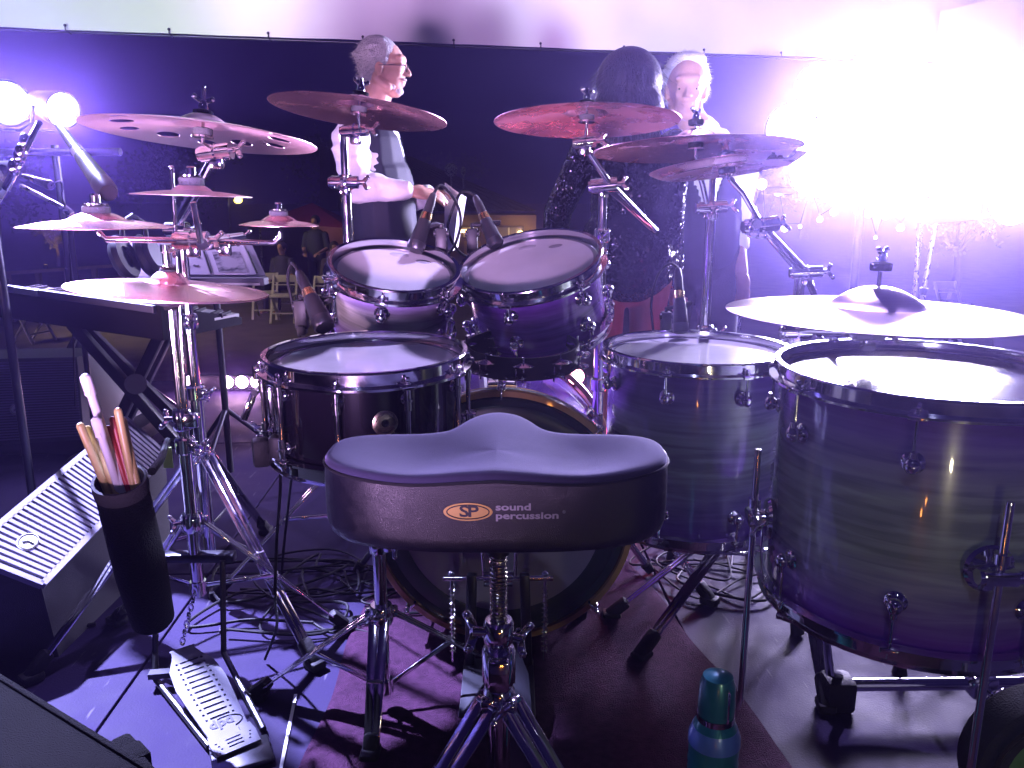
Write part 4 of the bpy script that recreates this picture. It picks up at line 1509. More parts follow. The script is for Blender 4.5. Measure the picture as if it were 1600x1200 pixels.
def outline(L):
    pr = [(0.0, .034), (.02, .041), (.06, .044), (.08, .040), (.14, .037), (.40, .044), (.62, .049), (.80, .044), (.90, .030), (.96, .024), (1.0, .026)]
    r = [(w, y * L) for y, w in pr]
    return [(-w * .6, -.006) for w in (.034,)] + [(w * .6, -.006) for w in (.034,)] + r + [(-x, y) for x, y in reversed(r)]


ol = outline(Lp)
holes = []
for k in range(12):
    y = Lp * (.27 + .052 * k)
    w = .017 + .004 * sin(pi * (k + 2) / 15)
    holes.append([(-w, y), (w, y), (w, y + .0052), (-w, y + .0052)])
    for s in (-1, 1):
        x = s * (w + .0065)
        holes.append([(x - .0022, y - .001), (x + .0022, y - .001), (x + .0022, y + .0045), (x - .0022, y + .0045)])
pl = plate(ol, holes, [], None, .004).xf(PM)
pedm = P('pedal_alloy', (.075, .075, .095), .38, .6, nscale=12, rvar=.03)
ped = H.part('footboard', pl, pedm, smooth=False)
hp_ = MB()
ho_ = [(-.040, 0), (.040, 0), (.043, .03), (.040, .052), (.018, .052), (.018, .040), (-.018, .040), (-.018, .052), (-.040, .052), (-.043, .03)]
hh_ = []
for k in range(3):
    hh_.append([(-.014, .010 + .009 * k), (.014, .010 + .009 * k), (.014, .0135 + .009 * k), (-.014, .0135 + .009 * k)])
    for s in (-1, 1):
        hh_.append([(s * (.026 + .003 * k) - .002, .012 + .008 * k), (s * (.026 + .003 * k) + .002, .012 + .008 * k), (s * (.026 + .003 * k) + .002, .015 + .008 * k), (s * (.026 + .003 * k) - .002, .015 + .008 * k)])
H.part('heel_plate', plate(ho_, hh_, [], None, .004).xf(PM @ Matrix.Translation((0, -.012, .0045))), pedm, smooth=False)
tx = text_mb('pdp', .030, .0003, bold=.0008).xf(PM @ Matrix.Translation((-.004, Lp * .205, .0008)) @ Matrix.Rotation(pi, 4, 'Z'))
H.part('footboard_print', tx, M['dark_metal'], ped, smooth=False)
arc = [(-.034 + .0 * k, 0, 0) for k in range(1)]
swp = [PM @ V((.030 * cos(a) + .004, Lp * .205 + .016 * sin(a), .001)) for a in [pi * .35 + pi * 1.0 * k / 14 for k in range(-10, 5)]]
H.part('footboard_swoosh', MB().tube(swp, .0009, 6), M['dark_metal'], ped)
ch = MB()
for k in range(7):
    p = V((hx, hy - .02, .18)).lerp(pt + V((0, 0, .005)), k / 6.5)
    ch.lathe([(.0035, -.002), (.006, -.002), (.006, .002), (.0035, .002)], Matrix.Translation(p) @ Matrix.Rotation(k * pi / 2, 4, 'Z') @ Matrix.Rotation(pi / 2, 4, 'X') @ Matrix.Diagonal((1, 1.6, 1, 1)), 12, True)
H.part('pull_chain', ch, M['chrome'])

# ---- snare stand
sx, sy = Sn.x + .010, 1.42
SS = Thing('snare_stand', 'chrome snare stand with three rubber tipped legs under the black snare', 'snare stand', (sx, sy, 0))
stack(SS, sx, sy, [(.05, .36, .0125), (.34, .52, .0105)])
f1, f2 = atz(470, 1085, .02), atz(712, 1065, .02)
tripod(SS, sx, sy, .215, (.26, .26, .13), (atan2(f1.y - sy, f1.x - sx), atan2(f2.y - sy, f2.x - sx), radians(268)), .06, w=.018)
zb_ = Sn.z - SD - .03
for k, a in enumerate((radians(200), radians(325), radians(80))):
    d = V((cos(a), sin(a), 0))
    b_ = SS.part('basket_arm', MB().bar((sx, sy, zb_ - .02), V((sx, sy, zb_)) + d * .165, .020, .008, b=.002).bar(V((sx, sy, zb_)) + d * .16, V((sx, sy, zb_ + .045)) + d * .196, .016, .008, b=.002), M['chrome'])
    SS.part('basket_grip', MB().box(V((sx, sy, zb_ + .035)) + d * .200, (.03, .034, .05), Matrix.Rotation(a, 3, 'Z'), .007), M['rubber'], b_)
rattle(SS, (sx, sy, zb_ - .03), (1, -.2, 0), .06, .015, 'basket_tilter')

# ---- kick pedal
kx = at(778, 930, 1.51).x
KP = Thing('bass_drum_pedal', 'double post bass drum pedal with pale footboard, half hidden behind the stool', 'pedal', (kx, 1.51, 0))
for s in (-1, 1):
    KP.part('post', MB().bar((kx + s * .062, 1.55, .02), (kx + s * .055, 1.55, .235), .018, .022, b=.004), M['dark_metal'])
    KP.part('spring', MB().tube([V((kx + s * .098 + .006 * cos(q * .9), 1.55 + .006 * sin(q * .9), .05 + q * .0016)) for q in range(100)], .0012, 5), M['spring'])
    KP.part('spring_rod', MB().cyl((kx + s * .098, 1.55, .03), (kx + s * .098, 1.55, .235), .003).ball((kx + s * .098, 1.55, .235), .008), M['chrome'])
KP.part('axle', MB().cyl((kx - .115, 1.55, .225), (kx + .115, 1.55, .225), .006).cyl((kx - .03, 1.55, .225), (kx + .03, 1.55, .225), .018), M['chrome'])
for s in (-.03, .035):
    bt_ = KP.part('beater_shaft', MB().tube([(kx + s, 1.55, .225), (kx + s * 1.1, 1.53, .33)], .004), M['chrome'])
    KP.part('beater_head', MB().cyl((kx + s * 1.1, 1.51, .335), (kx + s * 1.1, 1.555, .335), .022, .022, 20), P('beater_felt', (.6, .58, .55), .8), bt_)
fa, fb_ = V((kx + .045, 1.20, .012)), V((kx + .012, 1.51, .11))
yv = (fb_ - fa).normalized()
xv = V((yv.y, -yv.x, 0)).normalized()
FM = Matrix((xv, yv, xv.cross(yv))).transposed().to_4x4()
FM.translation = fa
o2 = [(w * .9, y * .33) for y, w in ((0, .030), (.05, .040), (.2, .040), (.22, .036), (.7, .045), (.9, .03), (1, .02))]
o2 = o2 + [(-x, y) for x, y in reversed(o2)]
KP.part('footboard', plate(o2, [[(-.012, .21 + .02 * k), (.012, .21 + .02 * k), (.012, .216 + .02 * k), (-.012, .216 + .02 * k)] for k in range(4)], [], None, .004).xf(FM), pedm, smooth=False)
KP.part('base_plate', MB().box((kx, 1.47, .022), (.15, .20, .008), b=.003), M['dark_metal'])
KP.part('hoop_clamp', MB().box((kx, 1.65, .04), (.05, .06, .05), b=.006).wing((kx + .03, 1.63, .05), (0, -1, .3), .011), M['chrome'])

# ---- throne
tx_ = .0
THY = 1.04
Th = Thing('drum_stool', 'drum stool with wide saddle shaped cushion and spiral threaded chrome post', 'stool', (-.021, THY, 0))


def seat_out(a):
    """plan outline of the saddle, a measured from +x"""
    x, y = cos(a), sin(a)
    rx = .228
    ry = .105 if y < 0 else .098
    e = 2.9
    r = 1.0 / ((abs(x) / rx) ** e + (abs(y) / ry) ** e) ** (1 / e)
    if y > 0:
        r += .095 * math.exp(-((a - pi / 2) / .42) ** 2)
    return r


ZT = .668


def seat_top(x, y):
    u = x / .228
    side = .006 * min(1, abs(u)) ** 3
    dish = -.013 * math.exp(-((abs(x) - .105) / .065) ** 2) * math.exp(-((y + .01) / .09) ** 2)
    nose = .004 * math.exp(-(x / .062) ** 2) * max(0, min(1, (y + .10) / .24))
    back = .005 * math.exp(-((y + .10) / .035) ** 2) * (1 - abs(u))
    return ZT + side + dish + nose + back


NA = 120
rings = []
m = MB()
prof = [(.0, 0), (.2, 0), (.4, 0), (.6, 0), (.75, 0), (.88, 0), (.95, -.0005), (.978, -.002), (.990, -.004), (.998, -.0075), (1.0, -.012)]
for f, dz in prof:
    ring_ = []
    for i in range(NA):
        a = 2 * pi * i / NA
        r = seat_out(a) * f
        x, y = r * cos(a), r * sin(a)
        m.v.append(V((x, y, seat_top(x, y) + dz)))
for k in range(len(prof) - 1):
    for i in range(NA):
        j = (i + 1) % NA
        if k == 0 and False:
            pass
        m.f.append((k * NA + i, k * NA + j, (k + 1) * NA + j, (k + 1) * NA + i))
fabric = P('seat_velour', (.020, .018, .050), .95, 0, nscale=30, namt=.25, bump=.12, bscale=700, sheen=.22)
fabric.node_tree.nodes['Principled BSDF'].inputs['Sheen Roughness'].default_value = .35
fabric.node_tree.nodes['Principled BSDF'].inputs['Sheen Tint'].default_value = (.55, .5, 1, 1)
Th.part('seat_top', m, fabric, world=False, ang=60)
m = MB()
zl = [(-.0118, 1.001), (-.022, 1.004), (-.055, 1.006), (-.083, 1.003), (-.096, .985), (-.103, .95), (-.107, .88), (-.107, .0)]
for dz, f in zl:
    for i in range(NA):
        a = 2 * pi * i / NA
        r = seat_out(a) * f
        x, y = r * cos(a), r * sin(a)
        fl = 1 if dz < -.05 else (seat_top(x, y) - ZT) / max(1e-6, abs(seat_top(x, y) - ZT)) * 0 + 1
        t_ = min(1, (-dz - .0118) / .07)
        m.v.append(V((x, y, (seat_top(x, y)) * (1 - t_) + ZT * t_ + dz)))
for k in range(len(zl) - 1):
    for i in range(NA):
        j = (i + 1) % NA
        m.f.append((k * NA + i, k * NA + j, (k + 1) * NA + j, (k + 1) * NA + i))
vinyl = P('seat_vinyl', (.005, .0045, .010), .38, 0, nscale=60, namt=.2, bump=.22, bscale=900, rvar=.1)
side_ = Th.part('seat_side', m, vinyl, world=False, ang=60)
# piping seam
pp = []
for i in range(NA):
    a = 2 * pi * i / NA
    r = seat_out(a) * 1.003
    x, y = r * cos(a), r * sin(a)
    pp.append(V((x, y, seat_top(x, y) - .0115)))
Th.part('piping', MB().tube(pp, .0022, 6, closed=True), M['black'], side_, world=False)


def wall_y(x):
    """y of the near wall of the seat at x"""
    lo, hi = pi, 1.5 * pi
    if x >= 0:
        lo, hi = 1.5 * pi, 2 * pi
    for _ in range(30):
        mdl = (lo + hi) / 2
        if seat_out(mdl) * cos(mdl) < x:
            lo = mdl
        else:
            hi = mdl
    return seat_out(lo) * sin(lo) * 1.006


def on_wall(mb, cx, cz, off=.0012):
    out = MB()
    out.f = mb.f
    for p in mb.v:
        x, z = cx + p.x, cz + p.y
        out.v.append(V((x, wall_y(x) - off - p.z, z)))
    return out


gold = P('print_gold', (.50, .30, .045), .5)
grey_ = P('print_grey', (.30, .29, .33), .5)
cz_ = ZT - .046
EX = -.0335
el = MB()
for rad, o_ in ((1, 0),):
    vs, fs = [V((0, 0, 0))], []
    for i in range(48):
        a = 2 * pi * i / 48
        for fct in (.36, .68, 1.0):
            vs.append(V((.0305 * fct * cos(a), .0118 * fct * sin(a), 0)))
    for i in range(48):
        j = (i + 1) % 48
        fs.append((0, 1 + i * 3, 1 + j * 3))
        for q in range(2):
            fs.append((1 + i * 3 + q, 2 + i * 3 + q, 2 + j * 3 + q, 1 + j * 3 + q))
    el.add(vs, fs)
Th.part('logo_oval', on_wall(el, EX, cz_, .0011), gold, side_, world=False)
rg = MB().tube([V((.0262 * cos(2 * pi * i / 40), .0092 * sin(2 * pi * i / 40), .0004)) for i in range(40)], .0007, 6, True)
Th.part('logo_ring', on_wall(rg, EX, cz_, .0012), vinyl, side_, world=False)
sp_t = text_mb('SP', .0205, .0003, space=.82, bold=.0004).xf(Matrix.Diagonal((1.35, 1, 1, 1)))
Th.part('logo_letters', on_wall(sp_t, EX + .001, cz_ + .0002, .0014), vinyl, side_, world=False)
s1_ = text_mb('sound', .0125, .0002, 'LEFT', 1.0, .00035).xf(Matrix.Diagonal((1.45, 1, 1, 1)))
s2_ = text_mb('percussion', .0125, .0002, 'LEFT', 1.0, .00035).xf(Matrix.Diagonal((1.45, 1, 1, 1)))
s3_ = text_mb('\u00ae', .0055, .0002, 'LEFT')
Th.part('lettering', on_wall(s1_, EX + .034, cz_ + .0062, .0013), grey_, side_, world=False)
Th.part('lettering', on_wall(s2_, EX + .034, cz_ - .0052, .0013), grey_, side_, world=False)
Th.part('lettering', on_wall(s3_, EX + .034 + .083, cz_ - .001, .0013), grey_, side_, world=False)
# post: mount, thread, collar
X0 = at(779, 920, THY).x
Th.part('seat_mount', MB().box((X0, THY, ZT - .108), (.07, .09, .016), b=.003).cyl((X0, THY, ZT - .15), (X0, THY, ZT - .10), .017), M['black'])
Th.part('threaded_post', MB().cyl((X0, THY, .20), (X0, THY, ZT - .11), .0105, n=20), M['spring'])
hx_ = []
for i in range(0, 620):
    a = i * 2 * pi / 20
    hx_.append(V((X0 + .0110 * cos(a), THY + .0110 * sin(a), ZT - .125 - i * .00030)))
Th.part('thread', MB().tube(hx_, .0017, 5), M['spring'])
cz2 = at(0, 985, THY).z
Th.part('height_nut', MB().lathe([(0, .018), (.019, .018), (.022, .012), (.022, -.014), (.018, -.02), (0, -.02)], Matrix.Translation((X0, THY, cz2)), 18).wing((X0 - .018, THY - .004, cz2), (-1, -.3, .2), .014).wing((X0 + .018, THY, cz2 - .01), (1, -.4, 0), .012), M['chrome'])
Th.part('upper_tube', MB().cyl((X0, THY, .10), (X0, THY, cz2 - .015), .0165, n=22), M['chrome'])
hubz = at(0, 1090, THY).z
Th.part('memory_collar', MB().lathe([(0, .03), (.021, .03), (.024, .024), (.024, -.024), (.021, -.03), (0, -.03)], Matrix.Translation((X0, THY, (hubz + cz2) / 2)), 22).box((X0 + .0, THY - .026, (hubz + cz2) / 2), (.03, .018, .05), b=.004), M['chrome'])
tripod(Th, X0, THY, hubz, .30, (radians(222), radians(318), radians(95)), .13, w=.022, gap=.014)

# ================================================================== LEFT SIDE GEAR
# ---- floor monitor with ribbed grille
cabm = P('cabinet_paint', (.018, .018, .022), .55, nscale=60, namt=.3, bump=.25, bscale=500)
grm = P('grille_metal', (.20, .185, .25), .5, .1)
gA, gB = atz(196, 655, .37), atz(260, 712, .27)
gC = atz(66, 914, .19)
gD = gA + (gC - gB) * 1.12
mid_c = (gA + gB + gC + gD) / 4
wm = Thing('floor_monitor', 'large floor monitor with brightly lit ribbed grille behind the stick bag', 'loudspeaker', (mid_c.x, mid_c.y, 0))
nn = (gB - gA).cross(gC - gB).normalized()
if nn.z < 0:
    nn = -nn
cb = MB()
tp = [gA, gB, gC, gD]
lo = [V((p.x * .5 + mid_c.x * .5 + (-.05), p.y * .86 + mid_c.y * .14, .0)) for p in tp]
lo = [V((gA.x - .10, gA.y - .02, 0)), V((gB.x + .0, gB.y - .03, 0)), V((gC.x - .005, gC.y + .03, 0)), V((gD.x - .10, gD.y + .03, 0))]
cb.add([p - nn * .006 for p in tp] + lo, [(0, 1, 2, 3), (7, 6, 5, 4), (0, 4, 5, 1), (1, 5, 6, 2), (2, 6, 7, 3), (3, 7, 4, 0)])
wm.part('cabinet', cb, cabm, smooth=False)
e1_, e2_ = (gD - gA), (gB - gA)
NS = 36
rib = MB()
for k in range(NS):
    s = (k + .5) / NS
    a = gA + e1_ * (.02 + .96 * s)
    b = gB + (gC - gB) * (.02 + .96 * s)
    rib.bar(a.lerp(b, .03) + nn * .004, a.lerp(b, .97) + nn * .004, .0105, .006, nn)
wm.part('grille', rib, grm, smooth=False)['kind'] = 'stuff'
wm.part('grille_frame', MB().bar(gA, gB, .014, .014, nn).bar(gB, gC, .014, .014, nn).bar(gC, gD, .014, .014, nn).bar(gD, gA, .014, .014, nn), grm, smooth=False)
lc = gD.lerp(gC, .45) * .86 + gA.lerp(gB, .45) * .14
LM = Matrix((e1_.normalized(), e2_.normalized(), nn)).transposed().to_4x4()
LM = Matrix((e1_.normalized(), nn.cross(e1_.normalized()), nn)).transposed().to_4x4()
LM.translation = lc + nn * .006


def fork_badge(t, Mx, s, parent=None):
    b = t.part('badge', MB().lathe([(0, .002), (s, .002), (s * 1.02, 0)], Mx @ Matrix.Diagonal((1.5, 1, 1, 1)), 32), M['white_plastic'], parent)
    r = MB().tube([Mx @ V((1.5 * s * .88 * cos(2 * pi * i / 36), s * .88 * sin(2 * pi * i / 36), .0025)) for i in range(36)], s * .05, 5, True)
    for k in range(3):
        a = pi / 2 + k * 2.094
        for dx in (-1, 0, 1):
            o_ = V((-sin(a), cos(a), 0)) * s * .14 * dx
            r.bar(Mx @ (V((0, 0, .0026)) + o_ * .6), Mx @ (V((cos(a) * s * .7, sin(a) * s * .7, .0026)) + o_), s * .07, s * .05)
    t.part('badge_print', r, M['black'], b)


fork_badge(wm, LM, .020)

# ---- rear left monitor, back towards us
w2 = Thing('floor_monitor', 'dark floor monitor with small round badge at the far left edge of the stage', 'loudspeaker', (-2.05, 3.0, 0))
a0, a1 = at(-60, 658, 2.95), at(128, 652, 3.05)
b0_, b1_ = at(-60, 562, 3.10), at(120, 558, 3.20)
cc = MB()
z0 = .07
q = [V((a0.x, a0.y, z0)), V((a1.x, a1.y, z0)), b1_, b0_]
back = [V((a0.x, a0.y + .42, z0)), V((a1.x + .05, a1.y + .42, z0)), b1_ + V((.03, .22, .0)), b0_ + V((0, .22, 0))]
cc.add(q + back, [(0, 1, 2, 3), (7, 6, 5, 4), (3, 2, 6, 7), (0, 4, 5, 1), (1, 5, 6, 2), (0, 3, 7, 4)])
w2.part('cabinet', cc, cabm, smooth=False)
fn = (q[1] - q[0]).cross(q[3] - q[0]).normalized()
if fn.y > 0:
    fn = -fn
gr = MB()
for k in range(30):
    s = (k + .5) / 30
    gr.bar(q[0].lerp(q[3], .04 + .92 * s).lerp(q[1].lerp(q[2], .04 + .92 * s), .02) + fn * .003, q[0].lerp(q[3], .04 + .92 * s).lerp(q[1].lerp(q[2], .04 + .92 * s), .98) + fn * .003, .006, .004, fn)
w2.part('grille', gr, P('grille_dark', (.10, .09, .16), .6, .1), smooth=False)['kind'] = 'stuff'
w2.part('foot', MB().box((a1.x - .3, a1.y + .2, .035), (.9, .36, .07), b=.01), M['rubber'])
bc = at(35, 637, 3.0)
BM = Matrix((V((1, 0, 0)), fn.cross(V((1, 0, 0))), fn)).transposed().to_4x4()
BM.translation = bc + fn * .012 + V((0, -.03, 0))
fork_badge(w2, BM @ Matrix.Diagonal((.72, 1, 1, 1)), .022)

# ---- near corner speaker cabinet at bottom left
k0, k1 = atz(-10, 1054, .30), atz(236, 1206, .30)
fs = Thing('speaker_cabinet', 'black textured speaker cabinet corner in the near bottom left', 'loudspeaker', (k0.x, .8, 0))
dd = (k1 - k0).normalized()
nn2 = V((-dd.y, dd.x, 0))
if nn2.y > 0:
    nn2 = -nn2
pA, pB = k0 - dd * .35, k1 + dd * .25
pC, pD = pB + nn2 * .5, pA + nn2 * .5
cbx = MB().add([pA, pB, pC, pD] + [V((p.x, p.y, .015)) for p in (pA, pB, pC, pD)], [(0, 1, 2, 3), (7, 6, 5, 4), (0, 4, 5, 1), (1, 5, 6, 2), (2, 6, 7, 3), (3, 7, 4, 0)])
fs.part('cabinet', cbx, P('cabinet_carpet', (.0015, .0012, .0015), .9, nscale=200, namt=.5, bump=1, bscale=500), smooth=False)
bpy.data.materials['cabinet_carpet'].node_tree.nodes['Principled BSDF'].inputs['Specular IOR Level'].default_value = .08
fs.part('edge_trim', MB().bar(pA + V((0, 0, .002)), pB + V((0, 0, .002)),     .008, .006, b=.002), bpy.data.materials['cabinet_carpet'])
for u, v, r in ((200, 1152, .018), (214, 1170, .022), (222, 1192, .02)):
    p = atz(u, v, .29)
    fs.part('corner_cap', MB().box(p + dd * .0 - V((.0, .012, .01)), (r * 1.9, r * 1.6, r * 1.6), Matrix.Rotation(-.75, 3, 'Z'), .007), bpy.data.materials['cabinet_carpet'])

# ---- stick bag
bt0, bt1 = at(187, 752, 1.25), at(240, 972, 1.36)
bd_ = (bt1 - bt0).normalized()
sbg = Thing('stick_bag', 'black cylindrical stick bag strapped to the hi-hat stand, full of sticks', 'stick bag', bt1)
RB = bd_.to_track_quat('Z', 'X').to_matrix()
L = (bt1 - bt0).length
BMt = Matrix.Translation(bt0) @ RB.to_4x4() @ Matrix.Diagonal((.92, .92, 1, 1))
bagm = P('bag_nylon', (.004, .006, .006), .8, bump=.5, bscale=300)
bagm.node_tree.nodes['Principled BSDF'].inputs['Specular IOR Level'].default_value = .12
sbg.part('bag', MB().lathe([(.042, -.004), (.044, .0), (.045, .05), (.047, L * .6), (.041, L * .97), (.034, L), (0, L + .004), (0, L - .004), (.034, L - .006), (.038, L * .9), (.042, .02)], BMt, 36, True), bagm)
sbg.part('rim_binding', MB().lathe([(.041, -.004), (.046, -.004), (.047, .01), (.046, .022), (.0445, .022)], BMt, 36, True), M['felt'])
sp0, sp1 = bt0 + V((.045, .02, .01)), at(262, 688, 1.55)
sbg.part('strap', MB().tube([sp0, sp0.lerp(sp1, .5) + V((0, 0, -.01)), sp1], [.007, .007, .006], 8), bagm)
sbg.part('zip_edge', MB().tube([BMt @ V((0, .0, .0)), BMt @ V((.01, -.0465, .04)), BMt @ V((.012, -.0475, L * .6)), BMt @ V((.01, -.0415, L * .95))][1:], .0012, 6), M['steel'])
woods = P('stick_hickory', (.46, .34, .13), .35, nscale=30, namt=.2)
woodr = P('stick_red', (.30, .03, .03), .4, nscale=30, namt=.2)
acr = P('stick_clear', (.90, .90, .96), .08, 0, trans=.35)
sticks = [((125, 664), (165, 760), .0075, woods, 'pale wooden drumstick at the left edge of the stick bag', 1.24), ((136, 668), (178, 760), .007, woods, 'pale wooden drumstick second from the left in the bag', 1.27),
          ((133, 588), (190, 760), .0105, acr, 'clear plastic rod standing tallest in the stick bag', 1.23), ((150, 655), (186, 764), .010, acr, 'shorter clear rod with round tip in front of the tallest one', 1.215),
          ((184, 640), (208, 756), .0075, woods, 'pale wooden drumstick at the right of the bag opening', 1.25), ((176, 654), (203, 756), .0065, woodr, 'dark red drumstick in the middle of the bag', 1.26),
          ((168, 668), (198, 756), .006, woodr, 'dark red drumstick beside the clear rods, shortest one', 1.25), ((192, 655), (213, 752), .007, woods, 'pale drumstick at the far right of the stick bag', 1.27)]
for (u0_, v0_), (u1_, v1_), r, mt, lb_, Yd in sticks:
    r *= .86
    p, q_ = at(u0_, v0_, Yd), at(u1_, v1_, 1.255)
    d = (q_ - p).normalized()
    e = q_ + d * .03
    mb = MB()
    if mt is acr:
        mb.tube([p - d * .004, p, p + d * .006, p + d * .03, p + d * .034, e], [r * .4, r * .9, r, r * .95, r * .75, r * .8], 16)
        mb.box(p + d * .024 + V((0, -r * .8, 0)), (r, .002, .014))
    else:
        mb.tube([p - d * .003, p, p + d * .004, p + d * .1, e], [r * .5, r * .88, r, r, r], 16)
    solo('drumstick', mb, mt, lb_, 'drumstick', 'sticks in the stick bag', loc=p)

# ---- keyboard and its stand
ky = Thing('keyboard', 'black electronic keyboard with pale front strip on a cross legged stand', 'keyboard', (-1.5, 2.5, .75))
ka, kb, = at(-80, 432, 2.35), at(250, 478, 2.05)
kdir = (kb - ka).normalized()
kn = V((-kdir.y, kdir.x, 0))
kbk = MB()
t0, t1 = ka, kb
kbk.add([t0, t1, t1 + kn * .30 - V((0, 0, .070)), t0 + kn * .30 - V((0, 0, .070)), t0 - V((0, 0, .10)), t1 - V((0, 0, .09)), t1 + kn * .30 - V((0, 0, .09)), t0 + kn * .30 - V((0, 0, .1))],
        [(0, 1, 2, 3), (7, 6, 5, 4), (0, 4, 5, 1), (1, 5, 6, 2), (2, 6, 7, 3), (3, 7, 4, 0)])
kcm = P('keyboard_case', (.010, .009, .014), .7)
kcm.node_tree.nodes['Principled BSDF'].inputs['Specular IOR Level'].default_value = .12
ky.part('case', kbk, kcm, smooth=False)
ky.part('rear_strip', MB().bar(t0.lerp(t1, 0) - V((0, .004, .010)), t0.lerp(t1, .98) - V((0, .004, .010)), .012, .020, b=.002), P('strip_grey', (.07, .07, .10), .5), smooth=False)
ky.part('strip_label', MB().bar(t0.lerp(t1, .35) - V((0, .012, .010)), t0.lerp(t1, .46) - V((0, .012, .010)), .006, .017), P('label_pale', (.40, .45, .38), .5), smooth=False)
wk = MB().bar(t0 + kn * .24 - V((0, 0, .064)), t1 + kn * .24 - V((0, 0, .064)), .10, .014)
ky.part('keybed', wk, M['white_plastic'], smooth=False)
bkm = MB().box((0, 0, 0), (.010, .075, .012), b=.001).mesh('black_key', M['black'], None, False)
for k in range(26):
    if k % 7 in (2, 6):
        continue
    p = t0.lerp(t1, (k + .5) / 26) + kn * .25 - V((0, 0, .055))
    ky.inst('black_key', bkm, ky.inv @ Matrix.Translation(p))
ks = Thing('keyboard_stand', 'black cross legged keyboard stand beneath the keyboard', 'keyboard stand', (-1.15, 2.4, 0))
for (u0_, v0_, u1_, v1_, Y0, Y1) in ((112, 505, 275, 690, 2.30, 2.30), (262, 498, 165, 700, 2.34, 2.34), (128, 505, 292, 670, 2.55, 2.55), (275, 498, 182, 690, 2.58, 2.58)):
    p, q_ = at(u0_, v0_, Y0), at(u1_, v1_, Y1)
    ks.part('leg', MB().bar(p, q_, .032, .026, (0, 1, 0), b=.004), M['black'])
    ks.part('foot', MB().box(q_, (.06, .07, .03), b=.008), M['rubber'])
ks.part('pivot', MB().cyl(at(212, 600, 2.26), at(212, 600, 2.66), .03, n=20), M['dark_metal'])

# ---- desk with printed sheets (sloping white panel)
dk = Thing('music_stand', 'music stand with sloping pale desk holding white sheets with dark pictures', 'music stand', at(350, 640, 2.6))
c00, c10, c11, c01 = at(205, 432, 2.45), at(416, 432, 2.45), at(390, 374, 2.70), at(196, 376, 2.70)
dn = (c10 - c00).cross(c01 - c00).normalized()
if dn.y > 0:
    dn = -dn
dk.part('desk', MB().add([c00, c10, c11, c01] + [p - dn * .006 for p in (c00, c10, c11, c01)], [(0, 1, 2, 3), (7, 6, 5, 4), (0, 4, 5, 1), (1, 5, 6, 2), (2, 6, 7, 3), (3, 7, 4, 0)]), P('desk_pale', (.50, .48, .54), .5), smooth=False)
dk.part('ledge', MB().bar(c00 + V((0, -.02, -.012)), c10 + V((.006, -.02, -.012)), .05, .022, b=.003), P('ledge_grey', (.12, .12, .14), .4), smooth=False)
dk.part('ledge_edge', MB().bar(c00.lerp(c10, .5) + V((0, -.048, -.018)), c10 + V((-.006, -.048, -.018)), .004, .007), M['white_plastic'], smooth=False)
dk.part('post', MB().cyl(V(((c00.x + c10.x) / 2, 2.58, 0.1)), V(((c00.x + c10.x) / 2, 2.58, c00.z + .02)), .011), M['dark_metal'])
for k in range(3):
    a = .4 + k * 2.094
    cxx = (c00.x + c10.x) / 2
    dk.part('leg', MB().cyl((cxx, 2.58, .32), (cxx + .32 * cos(a), 2.58 + .32 * sin(a), .015), .008), M['dark_metal'])


def on_desk(s, t, o_=.002):
    return c00.lerp(c10, s).lerp(c01.lerp(c11, s), t) + dn * o_


paper = P('paper_white', (.85, .84, .86), .7)
inkm = bpy.data.materials.new('printed_picture')
inkm.use_nodes = True
N_, L_, b_ = nodes(inkm)
_tc = N_.new('ShaderNodeTexCoord')
_n = N_.new('ShaderNodeTexNoise')
_n.inputs['Scale'].default_value, _n.inputs['Detail'].default_value = 22, 5
L_.new(_tc.outputs['Object'], _n.inputs['Vector'])
_r = N_.new('ShaderNodeValToRGB')
_r.color_ramp.elements[0].position, _r.color_ramp.elements[1].position = .40, .58
_r.color_ramp.elements[0].color, _r.color_ramp.elements[1].color = (.04, .04, .05, 1), (.55, .54, .56, 1)
L_.new(_n.outputs['Fac'], _r.inputs['Fac'])
L_.new(_r.outputs['Color'], b_.inputs['Base Color'])
b_.inputs['Roughness'].default_value = .7


def sheet(s0, t0_, s1, t1_, o_, mt, name, label):
    P4 = [on_desk(s0, t0_, o_), on_desk(s1, t0_, o_), on_desk(s1, t1_, o_), on_desk(s0, t1_, o_)]
    return P4


shp = Thing('sheet_of_paper', 'white sheet with a dark printed picture, on the right of the sloping desk', 'paper', on_desk(.7, .1))
P4 = sheet(.62, .03, .93, .93, .003, None, '', '')
shp.part('page', MB().add(P4 + [p - dn * .001 for p in P4], [(0, 1, 2, 3), (7, 6, 5, 4), (0, 4, 5, 1), (1, 5, 6, 2), (2, 6, 7, 3), (3, 7, 4, 0)]), paper, smooth=False)
P4 = sheet(.66, .08, .88, .62, .0042, None, '', '')
shp.part('printed_picture', MB().add(P4, [(0, 1, 2, 3)]), inkm, smooth=False)
for s in (.60, .94):
    shp.part('page_edge', MB().bar(on_desk(s, .05, .005), on_desk(s, .62, .005), .004, .003), M['black'], smooth=False)
shq = Thing('sheet_of_paper', 'white sheet with a few dark marks, left of the printed picture on the sloping desk', 'paper', on_desk(.4, .1))
P4 = sheet(.28, .03, .59, .93, .003, None, '', '')
shq.part('page', MB().add(P4 + [p - dn * .001 for p in P4], [(0, 1, 2, 3), (7, 6, 5, 4), (0, 4, 5, 1), (1, 5, 6, 2), (2, 6, 7, 3), (3, 7, 4, 0)]), paper, smooth=False)
rnd = random.Random(3)
mk = MB()
